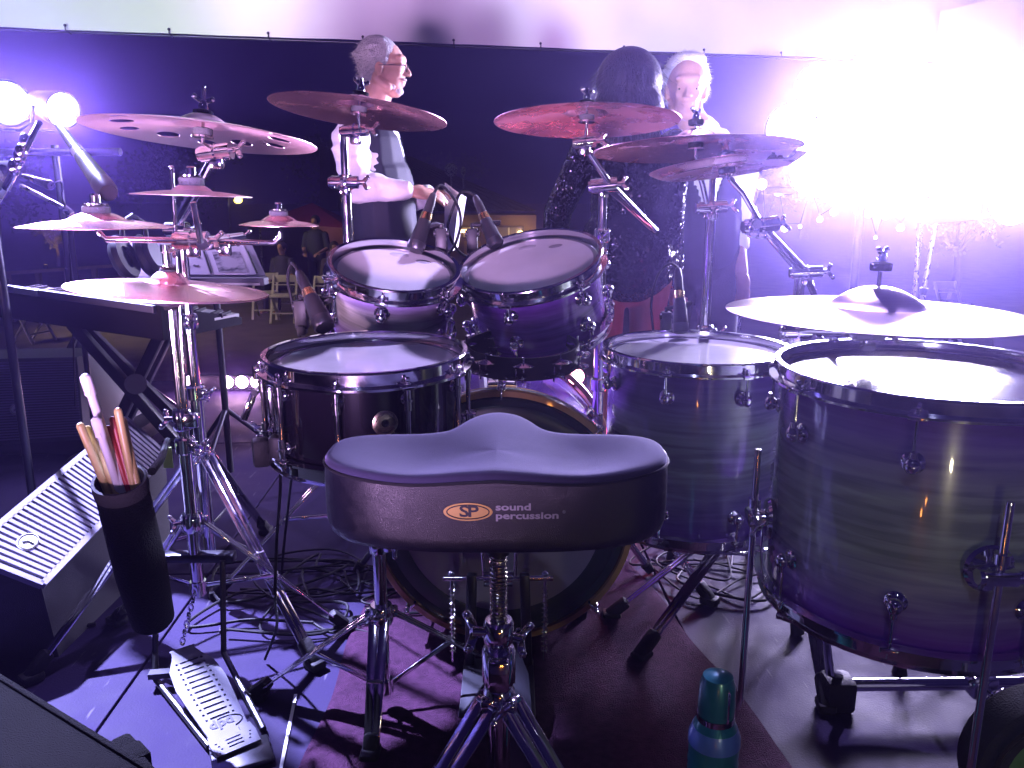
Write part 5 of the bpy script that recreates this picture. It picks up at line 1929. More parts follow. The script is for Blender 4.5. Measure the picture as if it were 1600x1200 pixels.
for _ in range(9):
    s, t = rnd.uniform(.36, .56), rnd.uniform(.2, .8)
    mk.bar(on_desk(s, t, .0045), on_desk(s + rnd.uniform(.01, .04), t + rnd.uniform(-.04, .04), .0045), .006, .001, dn)
shq.part('print_marks', mk, M['black'], smooth=False)

# ---- headphones hanging at the left of the desk
hc = at(212, 402, 2.30)
hp3 = Thing('headphones', 'large black headphones hanging at the left end of the music desk', 'headphones', hc)
for s, dy in ((-1, 0), (1, .07)):
    cM = Matrix.Translation((s * .018, dy - .03, 0)) @ Matrix.Rotation(radians(70 * 1), 4, 'Y') @ Matrix.Rotation(.15, 4, 'X') @ Matrix.Diagonal((1.45, 1, 1, 1))
    e_ = hp3.part('ear_cushion', MB().lathe([(.020, -.012), (.040, -.014), (.046, 0), (.040, .014), (.022, .012)], cM, 30, True), M['black'], world=False)
    hp3.part('ear_cup', MB().lathe([(0, .016), (.030, .016), (.040, .004), (.036, -.008), (0, -.008)], cM @ Matrix.Translation((0, 0, s * .012)), 26), M['dark_metal'], world=False)
hp3.part('headband', MB().tube([(-.018, -.03, .05), (-.02, -.02, .095), (0, .005, .115), (.02, .03, .095), (.018, .04, .05)], .008, 10), M['black'], world=False)
# stand that the headphones hang from, small boom microphone on it
def mic(name, tip, tail, label, r=.017, cable=None, band=M['brass'], cat='microphone', group='drum microphones', clip=None):
    """tail: cable end; tip: grille end"""
    tip, tail = V(tip), V(tail)
    d = (tip - tail).normalized()
    L = (tip - tail).length
    t = Thing(name, label, cat, tail, group=group)
    Mx = Matrix.Translation(tail) @ d.to_track_quat('Z', 'X').to_matrix().to_4x4()
    t.part('connector', MB().lathe([(0, 0), (r * .28, 0), (r * .45, L * .03), (r * .62, L * .16), (r * .66, L * .36), (0, L * .36)], Mx, 20), M['black'])
    t.part('band', MB().lathe([(0, L * .36), (r * .72, L * .36), (r * .78, L * .40), (r * .80, L * .48), (0, L * .48)], Mx, 20), band)
    t.part('body', MB().lathe([(0, L * .48), (r * .82, L * .48), (r * .9, L * .52), (r * 1.15, L * .86), (0, L * .86)], Mx, 22), M['black'])
    t.part('grille', MB().lathe([(0, L * .86), (r * 1.2, L * .86), (r * 1.2, L * .97), (r * 1.0, L), (0, L)], Mx, 22), M['dark_metal'])
    if clip is not None:
        c = V(clip)
        m = MB().tube([tail.lerp(tip, .62) + V((0, .0, 0)), tail.lerp(tip, .62) + V((.03, .015, .01)), c + V((0, 0, .05)), c], .006, 8)
        m.box(c + V((0, 0, .012)), (.026, .026, .060), b=.003)
        m.cyl(c + V((-.017, -.004, .030)), c + V((.017, -.004, .030)), .008)
        m.box(c + V((0, -.002, -.02)), (.016, .034, .02), b=.002)
        t.part('rim_clip', m, M['black'])
    return t


def cable(pts, r, label, group=None, mat=None):
    """a cable through the given points, smoothed"""
    pts = [V(p) for p in pts]
    out = []
    n = len(pts)
    for i in range(n - 1):
        p0, p1, p2, p3 = pts[max(i - 1, 0)], pts[i], pts[i + 1], pts[min(i + 2, n - 1)]
        for k in range(7):
            t = k / 7
            out.append(.5 * ((2 * p1) + (p2 - p0) * t + (2 * p0 - 5 * p1 + 4 * p2 - p3) * t * t + (3 * p1 - p0 - 3 * p2 + p3) * t ** 3))
    out.append(pts[-1])
    return solo('cable', MB().tube(out, r, 7), mat or M['cable'], label, 'cable', group, loc=pts[0])


mic('microphone', at(648, 392, 1.84), at(678, 302, 1.90), 'drum microphone pointing down left at the smaller rack tom, pale band', .017, clip=at(690, 385, 1.88))
mic('microphone', at(776, 384, 1.98), at(742, 306, 2.03), 'drum microphone pointing down right at the larger rack tom, pale band', .017, clip=at(738, 384, 2.00))
mic('microphone', at(508, 512, 1.56), at(466, 424, 1.66), 'drum microphone left of the rack toms, pointing down at the snare', .018, clip=at(472, 500, 1.66))
mic('microphone', at(1064, 520, 2.02), at(1059, 418, 2.08), 'drum microphone hanging over the middle floor tom', .017, clip=at(1040, 512, 2.1))
mic('microphone', at(170, 302, 1.52), at(92, 196, 1.72), 'long thin overhead microphone slanting down at the left splash cymbal', .016, band=M['steel'])
GC = 'microphone cables'
cable([at(678, 302, 1.90), at(690, 290, 1.92), at(712, 315, 1.95), at(720, 345, 1.97), at(712, 380, 1.96), at(695, 410, 2.0), at(690, 470, 2.05), at(700, 560, 2.1), atz(640, 900, .01)], .0035, 'thin black cable arching from the smaller tom microphone past the white paper', GC)
cable([at(742, 306, 2.03), at(722, 300, 2.02), at(706, 330, 2.0), at(700, 360, 2.0), at(716, 392, 2.02), at(748, 420, 2.08), at(760, 500, 2.15), atz(740, 880, .01)], .0035, 'thin black cable looping from the larger tom microphone', GC)
cable([at(466, 424, 1.66), at(456, 412, 1.68), at(450, 440, 1.7), at(462, 500, 1.7), at(470, 600, 1.72), atz(440, 900, .012), atz(455, 960, .006)], .0035, 'thin black cable hanging down beside the snare microphone', GC)
cable([at(1059, 418, 2.08), at(1046, 412, 2.08), at(1028, 430, 2.1), at(1018, 470, 2.12), at(1020, 510, 2.12), at(1030, 600, 2.2), atz(1060, 860, .01)], .0035, 'thin black cable curving up to the floor tom microphone', GC)
cable([at(436, 700, 1.36), at(438, 760, 1.38), at(432, 850, 1.42), atz(430, 930, .30), at(432, 980, 1.5), atz(414, 1030, .01)], .003, 'black cable hanging straight down from the left of the snare', GC)
solo('trigger_block', MB().box(at(433, 700, 1.33), (.022, .03, .045), b=.004), M['black'], 'small black block clamped at the left side of the snare', 'clamp', loc=at(433, 700, 1.33))

# overhead boom stand at the left (bright sectioned tube)
os_ = Thing('microphone_stand', 'bright chrome microphone boom slanting up to the par lights at the left', 'microphone stand', at(-20, 640, 2.2))
seg = [(60, 193, .006), (40, 218, .008), (37, 222, .010), (30, 240, .010), (28, 246, .012), (10, 292, .012)]
os_.part('boom', MB().tube([at(62, 192, 1.78), at(10, 292, 2.0)], [.006, .011], 12), M['chrome'])
for u, v in ((40, 222), (33, 238), (30, 246), (22, 262)):
    os_.part('boom_joint', MB().ball(at(u, v, 1.86), .013, (1, 1, 1.5)), M['chrome'])
os_.part('counterweight', MB().bar(at(8, 262, 2.0), at(-30, 325, 2.1), .05, .05, b=.012), M['steel'])
os_.part('upright', MB().cyl(at(-14, 320, 2.05), V((at(-14, 320, 2.05).x, 2.05, .03)), .011), M['dark_metal'])
bx2 = at(-14, 320, 2.05).x
for k in range(3):
    a = .2 + 2.094 * k
    os_.part('leg', MB().cyl((bx2, 2.05, .12), (bx2 + .3 * cos(a), 2.05 + .3 * sin(a), .012), .009), M['dark_metal'])
v2 = Thing('microphone_stand', 'thin microphone boom behind the left par lights with a small dark microphone', 'microphone stand', at(40, 620, 3.0))
v2.part('boom', MB().cyl(at(32, 290, 3.0), at(100, 325, 3.0), .008).cyl(at(100, 325, 3.0), at(112, 335, 3.0), .014), M['steel'])
v2.part('upright', MB().cyl(at(106, 330, 3.0), V((at(106, 330, 3.0).x, 3.0, .02)), .010), M['dark_metal'])
v2.part('base', MB().lathe([(0, .025), (.10, .02), (.12, .0), (0, 0)], Matrix.Translation((at(106, 330, 3.0).x, 3.0, .001)), 28), M['dark_metal'])
mic('microphone', at(80, 290, 2.9), at(34, 274, 2.96), 'small vocal microphone with dark grille at the far left below the par lights', .014, group='vocal microphones')
cable([at(80, 290, 2.9), at(88, 284, 2.92), at(96, 286, 2.94), at(98, 310, 2.98), at(104, 340, 3.0), at(110, 420, 3.02), atz(120, 700, .01)], .003, 'thin cable of the small vocal microphone at the far left', GC)

# heap of cables on the deck and under the kit
rnd = random.Random(11)
heaps = [(470, 905, .13, 2), (515, 945, .15, 2), (440, 960, .12, 1), (1100, 890, .14, 2), (1090, 870, .12, 1)]
hi = 0
whr = {470: 'between hi-hat stand and snare stand', 515: 'left of the bass drum', 440: 'behind the hi-hat pedal', 1100: 'under the middle floor tom', 1090: 'behind the middle floor tom'}
for (u, v, r, n_) in heaps:
    for k in range(n_):
        c_ = atz(u, v, .006)
        pts_ = []
        a = rnd.uniform(0, 6.28)
        for q_ in range(rnd.randint(9, 16)):
            a += rnd.uniform(.3, 1.5)
            rr_ = r * rnd.uniform(.25, 1.45)
            pts_.append(c_ + V((rr_ * cos(a) * 1.4, rr_ * sin(a), .004 + .012 * rnd.random() + .0012 * k)))
        cable(pts_, rnd.choice((.003, .0038)), ('black cable coiled loosely on the deck ' if k == 0 else 'upper black cable of the coil on the deck ') + whr[u], 'coiled cables ' + whr[u])
for k, (us) in enumerate((((-20, 1035), (40, 1000), (90, 985), (150, 975)), ((-20, 1020), (30, 995), (75, 985), (140, 940)), ((-30, 1010), (20, 1010), (60, 995), (110, 970)), ((-20, 985), (10, 985), (25, 1000), (5, 1020), (-20, 1030)))):
    cable([atz(u, v, .006 + .002 * k) for u, v in us], .005, ('black cable lying in the bundle at the left edge on the lit deck', 'black cable crossing the top of the bundle at the left edge', 'black cable in the middle of the bundle at the left edge', 'black cable curling back at the left edge of the deck')[k], 'cables at the left edge')

# ---- tambourine under the larger tom
tbc = at(816, 552, 1.70)
tb_ = Thing('tambourine', 'black double row tambourine with silver jingles under the larger rack tom', 'tambourine', tbc, frame(V((0, -.09, 1))))
tb_.part('frame', MB().lathe([(.118, -.024), (.122, -.024), (.122, .024), (.118, .024)], None, 64, True), M['black'], world=False)
jm = MB().lathe([(0, .0045), (.006, .0035), (.017, .0005), (.017, 0), (.006, .002), (0, .003)], None, 18)
jm.lathe([(0, -.0045), (.006, -.0035), (.017, -.0005), (.017, 0), (.006, -.002), (0, -.003)], None, 18).cyl((0, 0, -.012), (0, 0, .012), .0015, n=6)
jme = jm.mesh('jingle', M['chrome'])
for k in range(10):
    a = 2 * pi * k / 10 + .2
    for z in (-.012, .012):
        tb_.inst('jingle', jme, Matrix.Translation((.128 * cos(a + (.12 if z > 0 else 0)), .128 * sin(a + (.12 if z > 0 else 0)), z)) @ Matrix.Scale(1.35, 4))
tb_.part('mount_clamp', MB().box((.0, .13, 0), (.05, .035, .04), b=.006).wing((.03, .13, .0), (1, 0, 0), .01), M['chrome'], world=False)
tb_.part('mount_rod', MB().tube([(0, .13, 0), (0, .16, -.02), (.01, .17, -.12)], .005), M['chrome'], world=False)

# ---- water bottle at bottom right
wb = atz(1122, 1235, .0)
wx, wy = at(1122, 1060, 1.02).x, 1.02
bh = at(0, 1050, 1.02).z
wt = Thing('water_bottle', 'teal and silver metal water bottle standing beside the stool', 'bottle', (wx, wy, 0))
tealm = P('bottle_teal', (.02, .20, .24), .30, .3, nscale=9, namt=.2, coat=.6)
blum = P('bottle_band', (.10, .22, .60), .35, .2, coat=.5)
prof_ = [(0, .001), (.034, .001), (.036, .004)]
for k in range(12):
    z = .02 + (bh - .145) * k / 12
    prof_ += [(.0365, z), (.0352, z + .005)]
prof_ += [(.0365, bh - .115), (.0362, bh - .10), (.031, bh - .085), (.026, bh - .075), (.0, bh - .075)]
wt.part('body', MB().lathe(prof_, Matrix.Translation((wx, wy, 0)), 40), tealm)
wt.part('neck_band', MB().lathe([(0, bh - .0745), (.027, bh - .0745), (.0265, bh - .066), (0, bh - .066)], Matrix.Translation((wx, wy, 0)), 36), M['chrome'])
wt.part('cap', MB().lathe([(0, bh - .0655), (.0255, bh - .0655), (.0262, bh - .05), (.025, bh - .02), (.021, bh - .006), (.012, bh - .001), (0, bh)], Matrix.Translation((wx, wy, 0)), 36), tealm)
wt.part('cap_plate', MB().bar((wx + .008, wy - .0255, bh - .062), (wx + .0085, wy - .0235, bh - .014), .019, .004, (1, 0, 0), b=.002), M['chrome'])
wt.part('paint_patch', MB().lathe([(.0362, bh - .112), (.0372, bh - .112), (.0368, bh - .100), (.0318, bh - .0858), (.031, bh - .086)], Matrix.Translation((wx, wy, 0)), 40, True), blum)

# ---- bag at the very edge bottom right
bgp = at(1598, 1130, 1.10)
bg_ = Thing('gear_bag', 'dark round gear bag with a green panel cut off by the right edge', 'bag', (bgp.x + .06, 1.10, 0))
bx3, by3 = bgp.x + .055, 1.12
RBg = Matrix.Rotation(radians(68), 3, 'X').to_4x4()
bg_.part('body', MB().lathe([(0, -.05), (.10, -.05), (.12, -.03), (.12, .03), (.10, .05), (0, .05)], Matrix.Translation((bx3, by3, .125)) @ Matrix.Rotation(pi / 2, 4, 'X'), 40), M['felt'])
bg_.part('panel', MB().lathe([(0, .0), (.088, .0), (.092, -.006), (0, -.006)], Matrix.Translation((bx3, by3 - .058, .125)) @ Matrix.Rotation(pi / 2, 4, 'X') @ Matrix.Diagonal((1, 1, 1, 1)), 40), P('green_panel', (.10, .22, .06), .6, nscale=20, namt=.3))
bg_.part('piping', MB().lathe([(.108, -.053), (.112, -.056), (.116, -.053), (.112, -.050)], Matrix.Translation((bx3, by3 - .0, .125)) @ Matrix.Rotation(-pi / 2, 4, 'X'), 40, True), M['black'])
bg_.part('handle', MB().tube([(bx3 - .04, by3, .24), (bx3 - .03, by3, .275), (bx3 + .03, by3, .275), (bx3 + .04, by3, .24)], .007), M['black'])

# ---- low rack bar behind the big floor tom
ra_, rb_2 = atz(1325, 1070, .05), atz(1700, 1066, .05)
rk = Thing('rack_bar', 'dark horizontal tube with clamps on rubber feet below the biggest floor tom', 'rack', ra_)
rk.part('tube', MB().cyl(ra_, rb_2, .013, n=20), M['chrome'])
rk.part('end_foot', MB().box(ra_ + V((-.02, 0, -.015)), (.06, .06, .07), b=.012), M['rubber'])
ra3 = atz(1290, 1010, .14)
rk.part('bent_arm', MB().tube([atz(1215, 960, .20), atz(1290, 985, .20), atz(1296, 1050, .10), ra_ + V((-.02, 0, .02))], .009, 12), M['chrome'])
rk.part('clamp', MB().box(rb_2.lerp(ra_, .45), (.05, .05, .05), b=.008).wing(rb_2.lerp(ra_, .45) + V((0, -.025, 0)), (0, -1, 0), .012), M['chrome'])

# ---- dark wedges behind, stage right, and a percussion case
for (u0_, v0_, u1_, v1_, Y_, lb_) in ((1268, 506, 1365, 700, 3.2, 'dark wedge monitor seen past the ride cymbal, narrower one'), (1382, 508, 1568, 700, 3.0, 'wide dark wedge monitor beyond the ride cymbal')):
    p, q_ = at(u0_, v0_, Y_), at(u1_, v0_, Y_)
    t = Thing('floor_monitor', lb_, 'loudspeaker', (p.x, Y_, 0))
    h = p.z
    t.part('cabinet', MB().add([V((p.x + .03, Y_, h)), V((q_.x - .05, Y_, h)), V((q_.x + .04, Y_ - .12, .0)), V((p.x - .04, Y_ - .12, .0)), V((p.x + .03, Y_ + .2, h)), V((q_.x - .05, Y_ + .2, h)), V((q_.x + .04, Y_ + .3, 0)), V((p.x - .04, Y_ + .3, 0))],
                               [(0, 1, 2, 3), (7, 6, 5, 4), (0, 4, 5, 1), (1, 5, 6, 2), (2, 6, 7, 3), (3, 7, 4, 0)]), cabm, smooth=False)
    t.part('handle', MB().tube([V(((p.x + q_.x) / 2 - .06, Y_ - .01, h - .06)), V(((p.x + q_.x) / 2 - .05, Y_ - .035, h - .055)), V(((p.x + q_.x) / 2 + .05, Y_ - .035, h - .055)), V(((p.x + q_.x) / 2 + .06, Y_ - .01, h - .06))], .007), M['steel'])
# poles at right
for (u, v0_, u2, v2_, Y_, lb_) in ((1436, 345, 1428, 520, 3.9, 'pale vertical pole beyond the ride cymbal, left of two'), (1462, 350, 1443, 455, 3.7, 'slanting pale boom beyond the ride cymbal, right of two')):
    p, q_ = at(u, v0_, Y_), at(u2, v2_, Y_)
    t = Thing('microphone_stand', lb_, 'microphone stand', (q_.x, Y_, 0))
    t.part('pole', MB().cyl(p, q_, .010).cyl(q_, V((q_.x, Y_, .02)), .012), M['steel'])
    t.part('base', MB().lathe([(0, .02), (.11, .016), (.12, 0), (0, 0)], Matrix.Translation((q_.x, Y_, .001)), 28), M['dark_metal'])
    t.part('clutch', MB().cyl(p.lerp(q_, .95), p.lerp(q_, 1.05), .018), M['black'])

# ================================================================== PEOPLE
skin = P('skin', (.52, .29, .22), .5, 0, nscale=30, namt=.12, bump=.15, bscale=180)
skin.node_tree.nodes['Principled BSDF'].inputs['Subsurface Weight'].default_value = .12
skin.node_tree.nodes['Principled BSDF'].inputs['Subsurface Radius'].default_value = (.02, .008, .004)


def cap(mb, p0, r0, p1, r1, sq=(1, 1), n=16):
    """tapered limb with round ends"""
    p0, p1 = V(p0), V(p1)
    d = p1 - p0
    L = max(d.length, 1e-5)
    zz = d.normalized()
    xx = V((1, 0, 0)) - zz * zz.x
    xx = xx.normalized() if xx.length > .2 else (V((0, 0, 1)) - zz * zz.z).normalized()
    R = Matrix((xx, zz.cross(xx), zz)).transposed().to_4x4()
    pr = [(0, -r0)]
    for k in range(1, 5):
        a = pi / 2 * k / 5
        pr.append((r0 * sin(a), -r0 * cos(a)))
    pr += [(r0, 0), (r1, L)]
    for k in range(1, 5):
        a = pi / 2 * k / 5
        pr.append((r1 * cos(a), L + r1 * sin(a)))
    pr.append((0, L + r1))
    return mb.lathe(pr, Matrix.Translation(p0) @ R @ Matrix.Diagonal((sq[0], sq[1], 1, 1)), n)


def head_shapes(mb, c, yaw, pitch=0, s=1.0):
    """head centred at c (between the ears), facing +x turned by yaw"""
    R = Matrix.Rotation(yaw, 3, 'Z') @ Matrix.Rotation(pitch, 3, 'Y')

    def W(p):
        return V(c) + R @ (V(p) * s)
    b = lambda p, r, sc=(1, 1, 1): mb.ball(W(p), r * s, sc, R, 18, 12)
    b((-.012, 0, .030), .090, (1.06, .84, 1.02))
    b((.028, 0, .012), .068, (1.0, .86, 1.15))
    b((.030, 0, -.050), .052, (1.05, .92, 1.0))
    b((.052, 0, -.086), .026, (1.0, 1.15, .8))
    b((.070, 0, .046), .030, (.8, 1.7, .6))
    cap(mb, W((.082, 0, .028)), .009 * s, W((.106, 0, -.010)), .0125 * s)
    b((.098, .011, -.014), .008)
    b((.098, -.011, -.014), .008)
    b((.081, 0, -.042), .014, (1, 1.7, .45))
    b((.079, 0, -.055), .013, (1, 1.5, .5))
    for sg in (-1, 1):
        b((.066, sg * .030, -.008), .022, (.8, .9, .8))
        b((.0765, sg * .031, .0195), .0125, (.7, 1.2, .6))
        b((-.004, sg * .076, -.004), .022, (.75, .35, 1.35))
        cap(mb, W((-.02, sg * .05, -.04)), .02 * s, W((.03, sg * .045, -.07)), .018 * s)
    return W, R


def crumple(mb, amp=.006, sc=14, fine=.0025):
    from mathutils import noise as nz
    for p in mb.v:
        a = nz.noise_vector(V((p.x * sc, p.y * sc, p.z * sc * 1.6)))
        b = nz.noise_vector(V((p.x * sc * 3, p.y * sc * 3, p.z * sc * 4)))
        p += a * amp + b * fine
    return mb


def hand_shapes(mb, w, d, up, s=1.0, curl=.5, side=1):
    """wrist w, direction d of the fingers, palm normal up"""
    d = V(d).normalized()
    up = (V(up) - d * V(up).dot(d)).normalized()
    x = d.cross(up)
    pc = V(w) + d * .045 * s
    R = Matrix((x, up, d)).transposed()
    mb.ball(pc, .046 * s, (.92, .36, 1.05), R, 16, 10)
    cap(mb, w, .024 * s, pc, .022 * s)
    for k, (o_, L) in enumerate(((-.030, .070), (-.010, .080), (.010, .076), (.029, .060))):
        p = V(w) + d * .082 * s + x * (o_ * s)
        q, dd_ = p, d.copy()
        for j, fr_ in enumerate((.45, .32, .26)):
            dd_ = (dd_ * cos(curl * (.6 + .25 * j)) - up * sin(curl * (.6 + .25 * j))).normalized()
            q2 = q + dd_ * (L * fr_ * s)
            cap(mb, q, (.0098 - .001 * j) * s, q2, (.0090 - .001 * j) * s, n=10)
            q = q2
    p = V(w) + d * .028 * s - x * (side * .030 * s)
    q = p + (d * .6 - x * side * .7 - up * .25).normalized() * .034 * s
    cap(mb, p, .0135 * s, q, .011 * s, n=10)
    cap(mb, q, .0108 * s, q + (d * .85 - x * side * .2 - up * .4).normalized() * .030 * s, .009 * s, n=10)


# ---------------------------------------------------------------- man 1, in profile, facing right
Y1 = 3.55
hd = at(601, 108, Y1)
bx0 = at(588, 220, Y1).x
zs = at(0, 204, Y1).z          # shoulder height
zh = at(0, 372, Y1).z          # hip
man = Thing('person', 'grey haired man with glasses in white shirt and dark waistcoat, in profile, holding papers', 'person', (bx0, Y1, 0))
body = MB()
W1, R1 = head_shapes(body, hd + V((-.004, 0, -.004)), -.05, .06, 1.0)
nk = V((bx0 - .005, Y1, zs + .06))
cap(body, nk, .062, W1((-.015, 0, -.05)), .056)
cap(body, (bx0 - .01, Y1, zs - .16), .125, (bx0 - .01, Y1, zs - .04), .10, (1.0, 1.35))
cap(body, (bx0 + .02, Y1, zh - .02), .125, (bx0, Y1, zs - .2), .125, (1, 1.2))
for sg in (-1, 1):
    cap(body, (bx0 - .02, Y1 + sg * .09, zh - .06), .085, (bx0 - .03, Y1 + sg * .10, .48), .06)
    cap(body, (bx0 - .03, Y1 + sg * .10, .48), .058, (bx0 - .06, Y1 + sg * .11, .08), .042)
    cap(body, (bx0 - .06, Y1 + sg * .11, .05), .042, (bx0 + .12, Y1 + sg * .12, .035), .032)
# arms
shR, elR, wrR = V((bx0 - .075, Y1 - .17, zs - .04)), at(556, 292, Y1 - .24), at(640, 299, Y1 - .20)
shL, elL, wrL = V((bx0 + .01, Y1 + .17, zs - .04)), V((bx0 + .02, Y1 + .24, zs - .30)), at(672, 306, Y1 + .04)
for a_, b2, c2_ in ((shR, elR, wrR), (shL, elL, wrL)):
    cap(body, a_, .055, b2, .043)
    cap(body, b2, .043, c2_, .027)
hand_shapes(body, wrR, (1, .28, -.12), (.1, -.5, .8), 1.05, .35, 1)
hand_shapes(body, wrL, (.8, -.45, .10), (0, .3, .9), 1.0, .55, -1)
man.part('body', blob(body, .0052, 3), skin)
eye = P('eye', (.35, .33, .32), .25)
iris = P('iris', (.03, .02, .015), .1)
hairg = P('hair_grey', (.34, .33, .35), .6, nscale=70, namt=.6, bump=.9, bscale=220)


def eyes(t, W, s=1.0):
    for sg in (-1, 1):
        p = W((.0735, sg * .031, .0105))
        e_ = t.part('eye', MB().ball(p, .0095 * s), eye)
        t.part('iris', MB().ball(p + (W((.09, sg * .031, .012)) - p).normalized() * .007 * s, .0052 * s), iris, e_)


eyes(man, W1)


def hair(t, W, R, mat, kind, s=1.0, seed=1):
    rnd = random.Random(seed)
    mb = MB()
    if kind == 'short':
        mb.ball(W((-.026, 0, .044)), .094 * s, (1.00, .90, .98), R, 20, 14)
        mb.ball(W((-.055, 0, .0)), .068 * s, (.75, 1.05, 1.05), R, 18, 12)
        for sg in (-1, 1):
            mb.ball(W((-.008, sg * .060, .038)), .036 * s, (1.2, .6, 1.1), R)
        cnt, L = 900, .018
    else:
        mb.ball(W((-.044, 0, .056)), .094 * s, (1.0, .94, .95), R, 20, 14)
        for sg in (-1, 1):
            mb.ball(W((-.034, sg * .066, .010)), .040 * s, (1.0, .6, 1.2), R)
        mb.ball(W((-.008, .02, .116)), .040 * s, (1.0, 1.3, .6), R)
        cnt, L = 1500, .028
    for _ in range(34 if kind != 'short' else 26):
        th, ph_ = rnd.uniform(-pi, pi), rnd.uniform(-.15, 1.35)
        dx_, dy_, dz_ = cos(ph_) * cos(th), cos(ph_) * sin(th), sin(ph_)
        if dx_ > .30:
            continue
        rr_ = rnd.uniform(.020, .034) if kind != 'short' else rnd.uniform(.014, .022)
        mb.ball(W((-.028 + dx_ * .088, dy_ * .080, .035 + dz_ * .086)), rr_ * s, (1, 1, .8), R, 10, 7)
    base_ = blob(mb, .006, 2)
    fr_ = MB()
    fr_.v, fr_.f = list(base_.v), list(base_.f)
    cc_ = W((-.02, 0, .03))
    pts_ = [p for p in base_.v]
    for _ in range(cnt):
        p = rnd.choice(pts_)
        o_ = (p - cc_).normalized()
        sw = (R @ V((-.7, rnd.gauss(0, .25), -.25 + rnd.gauss(0, .2)))).normalized()
        d_ = (o_ * .45 + sw).normalized()
        side = d_.cross(o_).normalized() * .0016
        q_ = p + d_ * L * rnd.uniform(.6, 1.4)
        fr_.add([p - side, p + side, q_], [(0, 1, 2)])
    t.part('hair', fr_, mat, ang=180)


hair(man, W1, R1, hairg, 'short')
beard = MB()
beard.ball(W1((.062, 0, -.080)), .024, (1.0, 1.3, .8), R1)
for _s in (-1, 1):
    beard.ball(W1((.036, _s * .035, -.066)), .020, (1.2, .7, .8), R1)
beard.ball(W1((.088, 0, -.034)), .012, (.9, 2.0, .5), R1)
man.part('beard', blob(beard, .004, 2), P('beard_pale', (.50, .46, .46), .8, nscale=90, namt=.4, bump=.8, bscale=260))
gl = MB()
for sg in (-1, 1):
    gl.tube([W1((.100, sg * .032 + .021 * cos(a), .010 + .016 * sin(a))) for a in [2 * pi * i / 20 for i in range(20)]], .0013, 6, True)
    gl.tube([W1((.099, sg * .054, .015)), W1((.05, sg * .076, .012)), W1((-.004, sg * .082, .008))], .0014, 6)
gl.tube([W1((.101, -.011, .012)), W1((.104, 0, .015)), W1((.101, .011, .012))], .0012, 6)
man.part('glasses', gl, M['dark_metal'])

shirtm = P('shirt_white', (.78, .77, .78), .75, nscale=6, namt=.06, bump=.5, bscale=22)
vestm = P('waistcoat_navy', (.005, .006, .020), .7, nscale=30, namt=.3, bump=.2, bscale=300)
trm = P('trousers_dark', (.006, .006, .014), .7, nscale=40, namt=.3, bump=.3, bscale=200)
sh = MB()
cap(sh, (bx0 - .01, Y1, zs - .17), .137, (bx0 - .012, Y1, zs - .05), .112, (1.0, 1.36))
cap(sh, (bx0 + .02, Y1, zh + .02), .135, (bx0, Y1, zs - .2), .138, (1, 1.2))
cap(sh, (bx0 - .035, Y1, zs - .05), .085, nk + V((-.003, 0, -.012)), .070, (1, 1.2))
for a_, b2, c2_ in ((shR, elR, wrR), (shL, elL, wrL)):
    cap(sh, a_, .074, b2, .062)
    cap(sh, a_.lerp(b2, .5), .070, a_.lerp(b2, .8), .064)
    cap(sh, b2, .060, b2.lerp(c2_, .86), .046)
    cap(sh, b2.lerp(c2_, .80), .047, b2.lerp(c2_, .92), .044)
    for q_ in (.25, .45, .62):
        sh.ball(a_.lerp(b2, q_) + V((.03 * sin(q_ * 20), -.03, 0)), .05, (1, .8, .5))
shb = blob(sh, .008, 3)
man.part('shirt', crumple(shb, .011, 13, .004), shirtm)
man.part('collar', MB().tube([nk + V((.066 * cos(a), .066 * sin(a) * .95, .004 + .016 * cos(a + pi))) for a in [2 * pi * i / 24 for i in range(24)]], .013, 8, True), shirtm)
ve = MB()
cap(ve, (bx0 - .008, Y1, zs - .20), .148, (bx0 - .010, Y1, zs - .075), .128, (1.0, 1.30))
cap(ve, (bx0 + .018, Y1, zh + .0), .148, (bx0 + .002, Y1, zs - .21), .152, (1, 1.27))
for sg in (-1, 1):
    cap(ve, (bx0 + .03, Y1 + sg * .095, zs - .14), .066, (bx0 - .035, Y1 + sg * .085, zs - .0), .040, (1, .8))
vb = blob(ve, .007, 3)
# V-shaped neck opening: press the front of the waistcoat under the shirt
for p in vb.v:
    dx = p.x - (bx0 + .03)
    if dx > 0 and p.z > zs - .22:
        wv = (p.z - (zs - .22)) * .30
        if abs(p.y - Y1) < wv:
            p.x -= .035
man.part('waistcoat', vb, vestm)
man.part('waistcoat_hem', MB().tube([V((bx0 + .018 + .150 * cos(a), Y1 + .176 * sin(a), zh - .115 + .02 * cos(a))) for a in [2 * pi * i / 40 for i in range(40)]], .006, 6, True), vestm)
for k in range(4):
    man.part('button', MB().ball((bx0 + .150 - .004 * k, Y1 - .03, zs - .27 - .055 * k), .008, (.5, 1, 1)), M['black'])
tr_ = MB()
cap(tr_, (bx0 + .0, Y1, zh - .07), .125, (bx0, Y1, zh - .02), .130, (1, 1.22))
for sg in (-1, 1):
    cap(tr_, (bx0 - .02, Y1 + sg * .085, zh - .08), .100, (bx0 - .03, Y1 + sg * .10, .48), .075)
    cap(tr_, (bx0 - .03, Y1 + sg * .10, .48), .075, (bx0 - .06, Y1 + sg * .11, .10), .064)
man.part('trousers', blob(tr_, .010, 3), trm)
for sg in (-1, 1):
    s_ = MB()
    cap(s_, (bx0 - .065, Y1 + sg * .11, .046), .044, (bx0 + .13, Y1 + sg * .12, .036), .034, (1, 1))
    man.part('shoe', blob(s_, .007, 2), M['black'])

